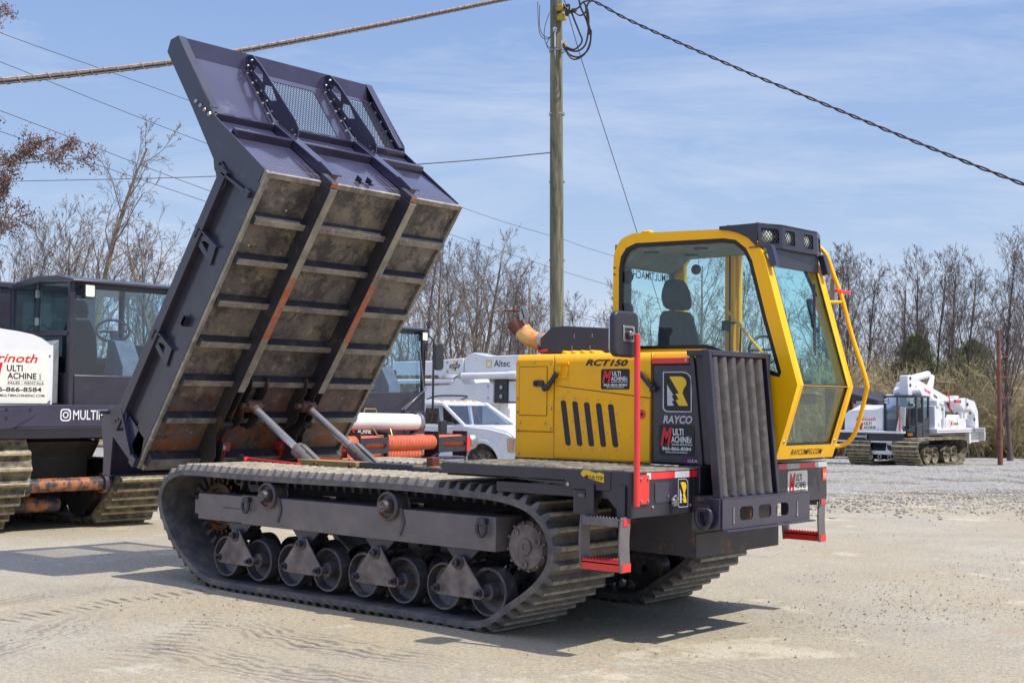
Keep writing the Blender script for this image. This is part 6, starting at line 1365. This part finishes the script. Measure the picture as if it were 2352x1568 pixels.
L_mid = [(1, 985, 84, 600), (3, 1040, 88, 590), (1, 1095, 90, 600), (4, 1140, 86, 610), (1, 1190, 90, 650), (4, 965, 76, 610), (0, 1010, 70, 560), (4, 1070, 78, 575), (5, 1120, 82, 580), (3, 1165, 74, 650), (0, 1215, 70, 640), (2, 1255, 84, 660), (5, 905, 84, 640), (3, 1330, 88, 700)]
L_cab = [(2, 1500, 80, 640), (0, 1610, 66, 580), (3, 1690, 84, 620), (5, 1760, 76, 640), (1, 1420, 88, 690), (4, 1860, 80, 660), (2, 1560, 92, 660)]
L_right = [(3, 1915, 82, 590), (1, 1950, 74, 600), (3, 1990, 86, 620), (2, 2030, 78, 680), (5, 2060, 90, 700), (1, 2110, 84, 605), (3, 2150, 78, 600), (1, 2190, 86, 600), (3, 2220, 76, 610), (2, 2290, 72, 640), (1, 2320, 66, 570), (3, 2370, 64, 520), (5, 2260, 90, 640), (0, 2080, 95, 640), (4, 2345, 84, 560), (0, 1880, 92, 620)]
place_words = {
 'l': ['bare tree at the far left edge above the dark cargo box', 'bare tree left of the tall mossy tree', 'bare tree just left of the mossy trunk', 'bare tree just right of the mossy trunk', 'broad bare tree beside the tipped bed wall', 'bare tree half hidden by the tipped bed wall', 'small distant bare tree above the left cab roof', 'distant bare tree right of the mossy tree', 'distant bare tree directly behind the mossy trunk'],
 'm': ['slim bare tree close to the bed edge, behind the crooked one', 'distant bare tree over the black work lamp', 'distant bare tree over the striped boom badge', 'distant bare tree over the silver boom cylinder', 'distant bare tree left of the exhaust elbow', 'crooked bare tree next to the lower right edge of the tipped bed', 'stout bare tree behind the steel coupling and mirror', 'crooked bare tree above the white truck windscreen', 'bare tree above the white boom, left of centre', 'upright bare tree between the boom and the utility pole', 'bare tree just left of the mossy utility pole', 'bare tree just right of the utility pole', 'bare tree rising behind the black cab on the rack machine', 'bare tree behind the black muffler box'],
 'c': ['bare tree seen through the rear cab window', 'largest bare tree seen through the cab side glass', 'bare tree seen beside the yellow door post', 'bare tree seen through the cab windscreen', 'bare tree behind the rear edge of the yellow cab', 'bare tree behind the far front pillar of the cab', 'distant bare tree seen behind the cab seat'],
 'r': ['dark bare tree touching the yellow handrail', 'dark bare tree just right of the red mirror arm', 'dark bare tree third from the handrail', 'low forked bare tree left of the evergreens', 'distant bare tree over the derrick hood', 'tall bare tree over the derrick boom', 'tall upright bare tree right of the derrick boom tip', 'pale upright bare tree left of the second evergreen', 'dark upright bare tree behind the second evergreen', 'forked bare tree left of the rusty pole', 'tall bare tree right of the rusty pole', 'tallest dark bare tree at the right edge', 'distant bare tree between evergreen and rusty pole', 'distant pale bare tree behind the derrick cab', 'broad bare tree in the right corner behind the rusty pole', 'distant pale bare tree behind the handrail bend']}
TREE_LABELS = place_words['l']+place_words['m']+place_words['c']+place_words['r']
row(L_left, GR3, ''); row(L_mid, GR1, ''); row(L_cab, 'bare trees seen through the cab glass', ''); row(L_right, GR2, '')
# tall mossy tree on the left and the budding maple at the frame edge
mt = make_tree(12, name='mossy_tree', bark=BARKM, twig=TWG, H=12, r0=.17, limbs=19, first=.22, ang=(.5, .95), up=.3, limb_len=.34, lean=(.10, .09), counts=(6, 5, 4), trunk_len=.92)
p = spot(188, 46); mt.location = p; s = treetop(232, 46)/11.9; mt.scale = (s*.85, s*.85, s); mt.rotation_euler = (0, 0, .2); tag(mt, 'tall bare tree with moss on its leaning trunk, left of the tipped bed', 'tree')
bt = make_tree(23, name='budding_tree', bark=BARKM, twig=TWG2, H=15, r0=.12, limbs=24, first=.2, ang=(.7, 1.2), up=.15, limb_len=.20, counts=(8, 7, 5), buds=5, lens=(.46, .46, .45))
p = spot(-235, 21); bt.location = p; tag(bt, 'tree with brown spring buds reaching in at the top left corner', 'tree')

# evergreens
def needles(rn, m, H, Rr, n, name, label, p, yel=0):
    r = thing(name, label, 'tree', p, 0, 'evergreens in the tree line'); b = MB(); px_ = rn.random()*6; b.tube([(0, 0, -.1), (0, 0, H*.9)], [.16, .03], 8); 
    for k in range(14):
        a = rn.random()*6.28; z = rn.uniform(.2, .85)*H; L = Rr*(1-z/H)*1.1+.3; b.tube([(0, 0, z), (L*math.cos(a), L*math.sin(a), z+L*.3)], [.04, .01], 4)
    b.build('trunk', BARK2, r); b = MB()
    for k in range(n):
        a = rn.random()*6.28; z = (rn.random()**.8)*H*.9+.1*H; rad = Rr*(max(0, 1-((z/H-.4)/.6)**3) if z/H > .4 else .8+z/H*.5)*(rn.random()**.45)*(.72+.34*math.sin(a*2+z*1.3+px_)+.15*math.sin(a*5+z*3)); c = Vector((rad*math.cos(a), rad*math.sin(a), z))
        if math.sin(c.x*2.2+px_)*math.sin(c.y*2.5)*math.sin(c.z*2.0+2) > .18: continue
        for _ in range(9):
            q = c+Vector((rn.gauss(0, .17), rn.gauss(0, .17), rn.gauss(0, .12))); d = Vector((rn.gauss(0, 1), rn.gauss(0, 1), rn.gauss(.3, .8))).normalized()*rn.uniform(.08, .2); e = d.orthogonal().normalized()*.028
            b.add([q-e, q+e, q+d], [(0, 1, 2)])
    b.build('crown', m, r, smooth=0)
EVG = mat('evergreen_needles', (.08, .12, .04, 1), .8, 0, (.15, .20, .06, 1), .9, dirt=(.24, .27, .08, 1), dt=(.5, .7), ds=2, spec=.2)
rn = random.Random(9)
for px, D, top, Rr, n, lab in ((2105, 80, 765, 3.0, 3000, 'evergreen tree above the derrick boom'), (2235, 80, 775, 3.2, 3300, 'larger evergreen tree left of the rusty pole'), (2300, 82, 850, 2.2, 1300, 'low evergreen directly behind the rusty pole'), (2010, 84, 850, 1.9, 900, 'small evergreen above the derrick cab left side'), (1340, 92, 870, 2, 300, 'small evergreen behind the muffler box')):
    needles(rn, EVG, treetop(top, D), Rr, n, 'evergreen', lab, spot(px, D))
# tangled understory: many brush stems as one mass
def brush_proto(seed, H):
    rn = random.Random(seed); b = MB()
    for k in range(7):
        d = Vector((rn.gauss(0, .35), rn.gauss(0, .35), 1)).normalized(); P = [Vector((rn.gauss(0, .3), rn.gauss(0, .3), -.1))]
        for i in range(5): d = (d+Vector((rn.gauss(0, .22), rn.gauss(0, .22), .04))).normalized(); P.append(P[-1]+d*H/5*rn.uniform(.6, 1.1))
        b.tube(P, .022, 3, r1=.008, cap=False)
        for j in range(16):
            i = rn.randrange(1, 5); q = P[i].lerp(P[i+1], rn.random()); e = rot_dir((P[i+1]-P[i]).normalized(), rn.uniform(.4, 1.2), rn.random()*6.28); Q = [q]
            for _ in range(3): e = (e+Vector((rn.gauss(0, .3), rn.gauss(0, .3), rn.gauss(.05, .25)))).normalized(); Q.append(Q[-1]+e*rn.uniform(.15, .4))
            b.tube(Q, .011, 3, r1=.005, cap=False)
            for _ in range(2):
                f = rot_dir(e, rn.uniform(.4, 1.3), rn.random()*6.28); b.tube([Q[2], Q[2]+f*.25, Q[2]+f*.5+Vector((0, 0, rn.gauss(0, .1)))], .007, 3, r1=.004, cap=False)
    return np.array(b.v), b.f
def brush_mass(name, m, label, N, pick, seed):
    rn = random.Random(seed); PR = [brush_proto(s, 4.2) for s in range(5)]; V = []; F = []; off = 0
    for i in range(N):
        v, f = PR[i % 5]; px, D, H = pick(rn); p = spot(px, D); a = rn.random()*6.28; s = H/4.0
        R = np.array([[math.cos(a), -math.sin(a), 0], [math.sin(a), math.cos(a), 0], [0, 0, 1]]); V.append(v*s @ R.T+np.array([p.x, p.y, p.z+.1])); F.append(np.array(f)+off); off += len(v)
    V = np.concatenate(V); F = np.concatenate(F); me = bpy.data.meshes.new(name); me.vertices.add(len(V)); me.vertices.foreach_set('co', V.ravel()); me.loops.add(F.size); me.polygons.add(len(F))
    me.polygons.foreach_set('loop_start', np.arange(0, F.size, 4)); me.loops.foreach_set('vertex_index', F.ravel()); me.update(calc_edges=True); me.validate(); return tag(link(name, me, m, smooth=0), label, 'brush', kind='stuff')
brush_mass('undergrowth', BRS, 'tangled tan undergrowth below the trees on the right', 330, lambda r: (r.uniform(1850, 2560), r.uniform(73, 90), r.uniform(2.2, 6.6)), 1)
brush_mass('undergrowth', mat('grey_green_brush', C(160, 154, 108), .9, 0, C(116, 120, 66), 1.5), 'darker green tinged undergrowth at the woodland edge', 110, lambda r: (r.uniform(1950, 2560), r.uniform(74, 92), r.uniform(2.5, 5.8)), 2)
brush_mass('distant_woods', TWG, 'far leafless woods behind the yard', 300, lambda r: (r.uniform(-100, 1900), r.uniform(92, 125), r.uniform(4, 8.0)), 4)

# ------------------------------------------------------------ utility poles and cables
POLE = mat('mossy_pole_wood', C(142, 134, 112), .85, 0, C(104, 102, 80), 1.2, dirt=C(66, 72, 58), dt=(.45, .62), ds=3, dmax=.8, bump=.5, bs=30, stretch=(6, 6, .5))
UPB = spot(1283, 30); UT = ray(1277, -160, 30)
UP_ = thing('utility_pole', 'tall mossy wooden utility pole with a white conduit, left of the yellow cab', 'utility pole', UPB)
b = MB(); b.tube([(0, 0, -.3), tuple((UT-UPB)*.5), tuple(UT-UPB)], [.172, .158, .13], 24); b.build('pole_shaft', POLE, UP_, smooth=60)
def off(px, py, D): return ray(px, py, D)-UPB
b = MB(); b.tube([off(1286, 800, 29.84), off(1283, 560, 29.85), off(1280, 400, 29.86), off(1277, 230, 29.86), off(1275, 70, 29.87)], .036, 10); b.lathe([(.045, 0), (.045, .05), (.06, .08), (.03, .12), (0, .12)], off(1275, 74, 29.87), (0, 0, 1), 14); b.build('conduit', WHT, UP_, smooth=60)
b = MB()
for z in (120, 265, 420, 600): b.lathe([(.185-z*.00001, 0), (.187, .02), (.185, .04)], off(1279, z, 30), (0, 0, 1), 24)
each(b, 'pole_band', STL, UP_)
b = MB()
for x, y in ((1290, 19), (1290, 40)): c = off(x, y, 29.8); b.box(c.x-.09, c.x+.09, c.y-.09, c.y+.09, c.z-.07, c.z+.07)
each(b, 'insulator', mat('yellow_insulator', C(190, 165, 60), .5), UP_, .02)
b = MB(); b.lathe([(0, 0), (.09, .02), (.10, .07), (.06, .11), (0, .12)], off(1293, 100, 29.8), (1, 0, 0), 16); b.build('service_head', WHT, UP_)
b = MB(); b.cyl(off(1293, 18, 29.8), off(1306, 14, 29.6), .05, n=12); b.cyl(off(1300, 30, 29.7), off(1322, 24, 29.5), .045, n=12); b.cyl(off(1302, 34, 29.7), off(1308, 20, 29.5), .05, n=12); each(b, 'splice', PLAS, UP_)
CAB = mat('cable_jacket', (.02, .017, .02, 1), .5, 0, (.05, .03, .03, 1), 3)
BZ = mat('grey_brown_cable', C(104, 90, 84), .5, 0, C(72, 62, 60), 3)
b = MB()
for pts in ([(1293, 102), (1300, 112), (1325, 118), (1345, 102), (1352, 60), (1350, 25), (1340, 5)], [(1294, 100), (1306, 124), (1330, 131), (1352, 112), (1357, 78), (1350, 48), (1345, 12)], [(1293, 106), (1310, 132), (1325, 136), (1345, 122), (1356, 95), (1358, 70)], [(1310, 22), (1320, 48), (1332, 78), (1337, 92), (1332, 104), (1318, 114), (1300, 108)], [(1296, 22), (1318, 28), (1333, 36), (1345, 28), (1350, 10), (1360, 0)], [(1294, 10), (1303, 20), (1326, 20), (1338, 6), (1352, 2)], [(1330, 0), (1334, 18), (1346, 44), (1352, 66), (1354, 80)]):
    b.tube(smooth_poly([tuple(off(x, y, 29.6-.003*i)) for i, (x, y) in enumerate(pts)], 4, False), .021, 6)
each(b, 'cable_loop', CAB, UP_)
b = MB()
for pts in ([(1235, 5), (1237, 60), (1243, 84), (1257, 90), (1270, 80), (1276, 66)], [(1240, 12), (1239, 55), (1246, 80), (1262, 86), (1274, 72)], [(1262, 30), (1252, 60), (1250, 84), (1256, 104), (1268, 112), (1277, 108)], [(1262, 88), (1256, 100), (1258, 110), (1266, 116)], [(1276, 5), (1268, 14), (1264, 28), (1270, 40), (1280, 42)], [(1282, 2), (1276, 18), (1280, 34), (1290, 40)]):
    b.tube(smooth_poly([tuple(off(x, y, 29.75)) for x, y in pts], 4, False), .009, 5)
each(b, 'telephone_wire', BZ, UP_)
def cable(name, label, pts, r, m, twist=0, group=None, sides=6):
    P = [ray(x, y, D) for x, y, D in pts]; P = [Vector(q) for q in smooth_poly([tuple(q) for q in P], 10, False)]
    o0 = P[0].copy(); P = [q-o0 for q in P]
    if not twist:
        o = MB().tube(P, r, sides).build(name, m, smooth=60); o.location = o0; return tag(o, label, 'cable', group)
    o = thing(name, label, 'cable', o0, 0, group)
    # resample and wind the strands
    L = [0]
    for a, c in zip(P[:-1], P[1:]): L.append(L[-1]+(c-a).length)
    def at(s):
        i = max(0, min(len(P)-2, next((k for k in range(len(L)) if L[k] > s), len(L))-1)); return P[i].lerp(P[i+1], (s-L[i])/(L[i+1]-L[i]))
    n = int(L[-1]/(twist/10))
    for ph in range(2):
        Q = []
        for k in range(n):
            s = k*L[-1]/n; q = at(s); a = s/twist*2*PI+ph*PI; Q.append(q+Vector((0, 0, 1))*math.cos(a)*r+RT*math.sin(a)*r)
        MB().tube(Q, r*.75, 5).build('strand', m, o, smooth=60)
    return o
# lashed bundle on the left: three strands and a light lashing wire
PB = [(1225, -14, 29.5), (1155, 0, 28), (850, 62, 24), (550, 118, 21), (395, 144, 19.5), (180, 169, 18), (0, 187, 17), (-120, 197, 16.4)]
P = [Vector(q) for q in smooth_poly([tuple(ray(*q)) for q in PB], 16, False)]; o0 = P[0].copy()
BN = thing('cable_bundle', 'thick lashed bundle of overhead cables running from the pole to the left edge', 'cable', o0)
for dz, r, m in ((.036, .013, mat('pale_strand', C(178, 160, 146), .5, 0, C(140, 122, 110), 8)), (0, .019, CAB), (-.034, .012, BZ), (.017, .007, bpy.data.materials['pale_strand']), (-.018, .007, BZ)): MB().tube([q-o0+Vector((0, 0, dz)) for q in P], r, 6).build('strand', m, BN, smooth=60)
seg = [0]
for a, c in zip(P[:-1], P[1:]): seg.append(seg[-1]+(c-a).length)
hx = []; j = 0
for k in range(int(seg[-1]/.03)):
    s_ = k*.03
    while seg[j+1] < s_: j += 1
    q = P[j].lerp(P[j+1], (s_-seg[j])/(seg[j+1]-seg[j]))-o0; a = s_/.24*2*PI
    hx.append(q+Vector((0, 0, 1))*.056*math.cos(a)+FW*.032*math.sin(a))
MB().tube(hx, .0055, 4).build('lashing_wire', bpy.data.materials['pale_strand'], BN, smooth=0)
cable('twisted_cable', 'thick twisted dark cable sweeping from the pole down to the right edge', [(1322, -14, 29.5), (1350, -2, 29), (1385, 14, 28.5), (1460, 54, 28), (1700, 160, 26), (1870, 230, 25), (2100, 325, 23.5), (2352, 424, 22), (2480, 472, 21)], .021, CAB, .7)
GW = 'thin overhead wires crossing the sky'
WIRE = mat('wire', C(84, 80, 90), .5)
for lab, pts, r in (('highest of the thin wires left of the bed, running down to the cab', [(-60, 52, 46), (75, 103, 48), (470, 245, 56), (1065, 478, 72), (1293, 550, 80), (1410, 588, 84), (1800, 700, 100)], .013),
                    ('second thin wire from the top left of the bed', [(-60, 118, 46), (45, 160, 48), (475, 330, 56), (1040, 540, 72), (1176, 585, 78), (1406, 657, 84), (1800, 765, 100)], .0135),
                    ('third thin wire down, crossing the mossy tree', [(-60, 232, 46), (100, 292, 48), (485, 440, 56), (1040, 640, 72), (1299, 712, 80), (1401, 738, 84), (1800, 830, 100)], .0135),
                    ('lowest of the slanting thin wires, just under the third', [(-60, 280, 46), (110, 340, 48), (470, 462, 56), (1040, 655, 72), (1299, 721, 80), (1401, 745, 84), (1800, 840, 100)], .0135),
                    ('nearly level thin wire tied to the utility pole', [(-80, 417, 50), (0, 417, 48), (495, 405, 42), (980, 376, 34), (1230, 354, 30.5), (1268, 350, 29.9)], .013)):
    cable('overhead_wire', lab, pts, r, WIRE, 0, GW, 4)
cable('guy_wire', 'thin steep wire slanting down from the pole top behind the yellow cab', [(1296, 0, 30), (1335, 135, 31), (1400, 335, 32.5), (1462, 530, 34), (1560, 850, 36)], .010, WIRE, 0, None, 4)
# rusty pole by the tree line
RP = mat('rusty_pole', C(132, 82, 66), .8, 0, C(104, 62, 52), 1.5, dirt=C(84, 60, 54), dt=(.5, .7), ds=3, bump=.2)
p = spot(2297, 57); DP = thing('rusty_pole', 'thin red brown pole with red insulators at the edge of the gravel', 'utility pole', (p.x, p.y, p.z))
b = MB(); b.tube([(0, 0, -.2), (-.05, 0, 5.9)], [.115, .085], 14); b.build('pole_shaft', RP, DP, smooth=60)
b = MB(); c_ = MB()
for z in (4.75, 3.85, 2.95):
    b.bar((-.25, 0, z), (.45, .2, z), .03, .03)
    for k in range(4): c_.lathe([(.02, 0), (.06, .015), (.02, .04)], (.17+k*.055, .1+k*.02, z-.01), (.9, .4, 0), 10)
    b.bar((.38, .17, z), (.55, .2, z+.12), .02, .02)
each(b, 'crossarm', STL, DP); c_.build('red_insulator', mat('red_insulators', C(170, 60, 50), .5), DP)
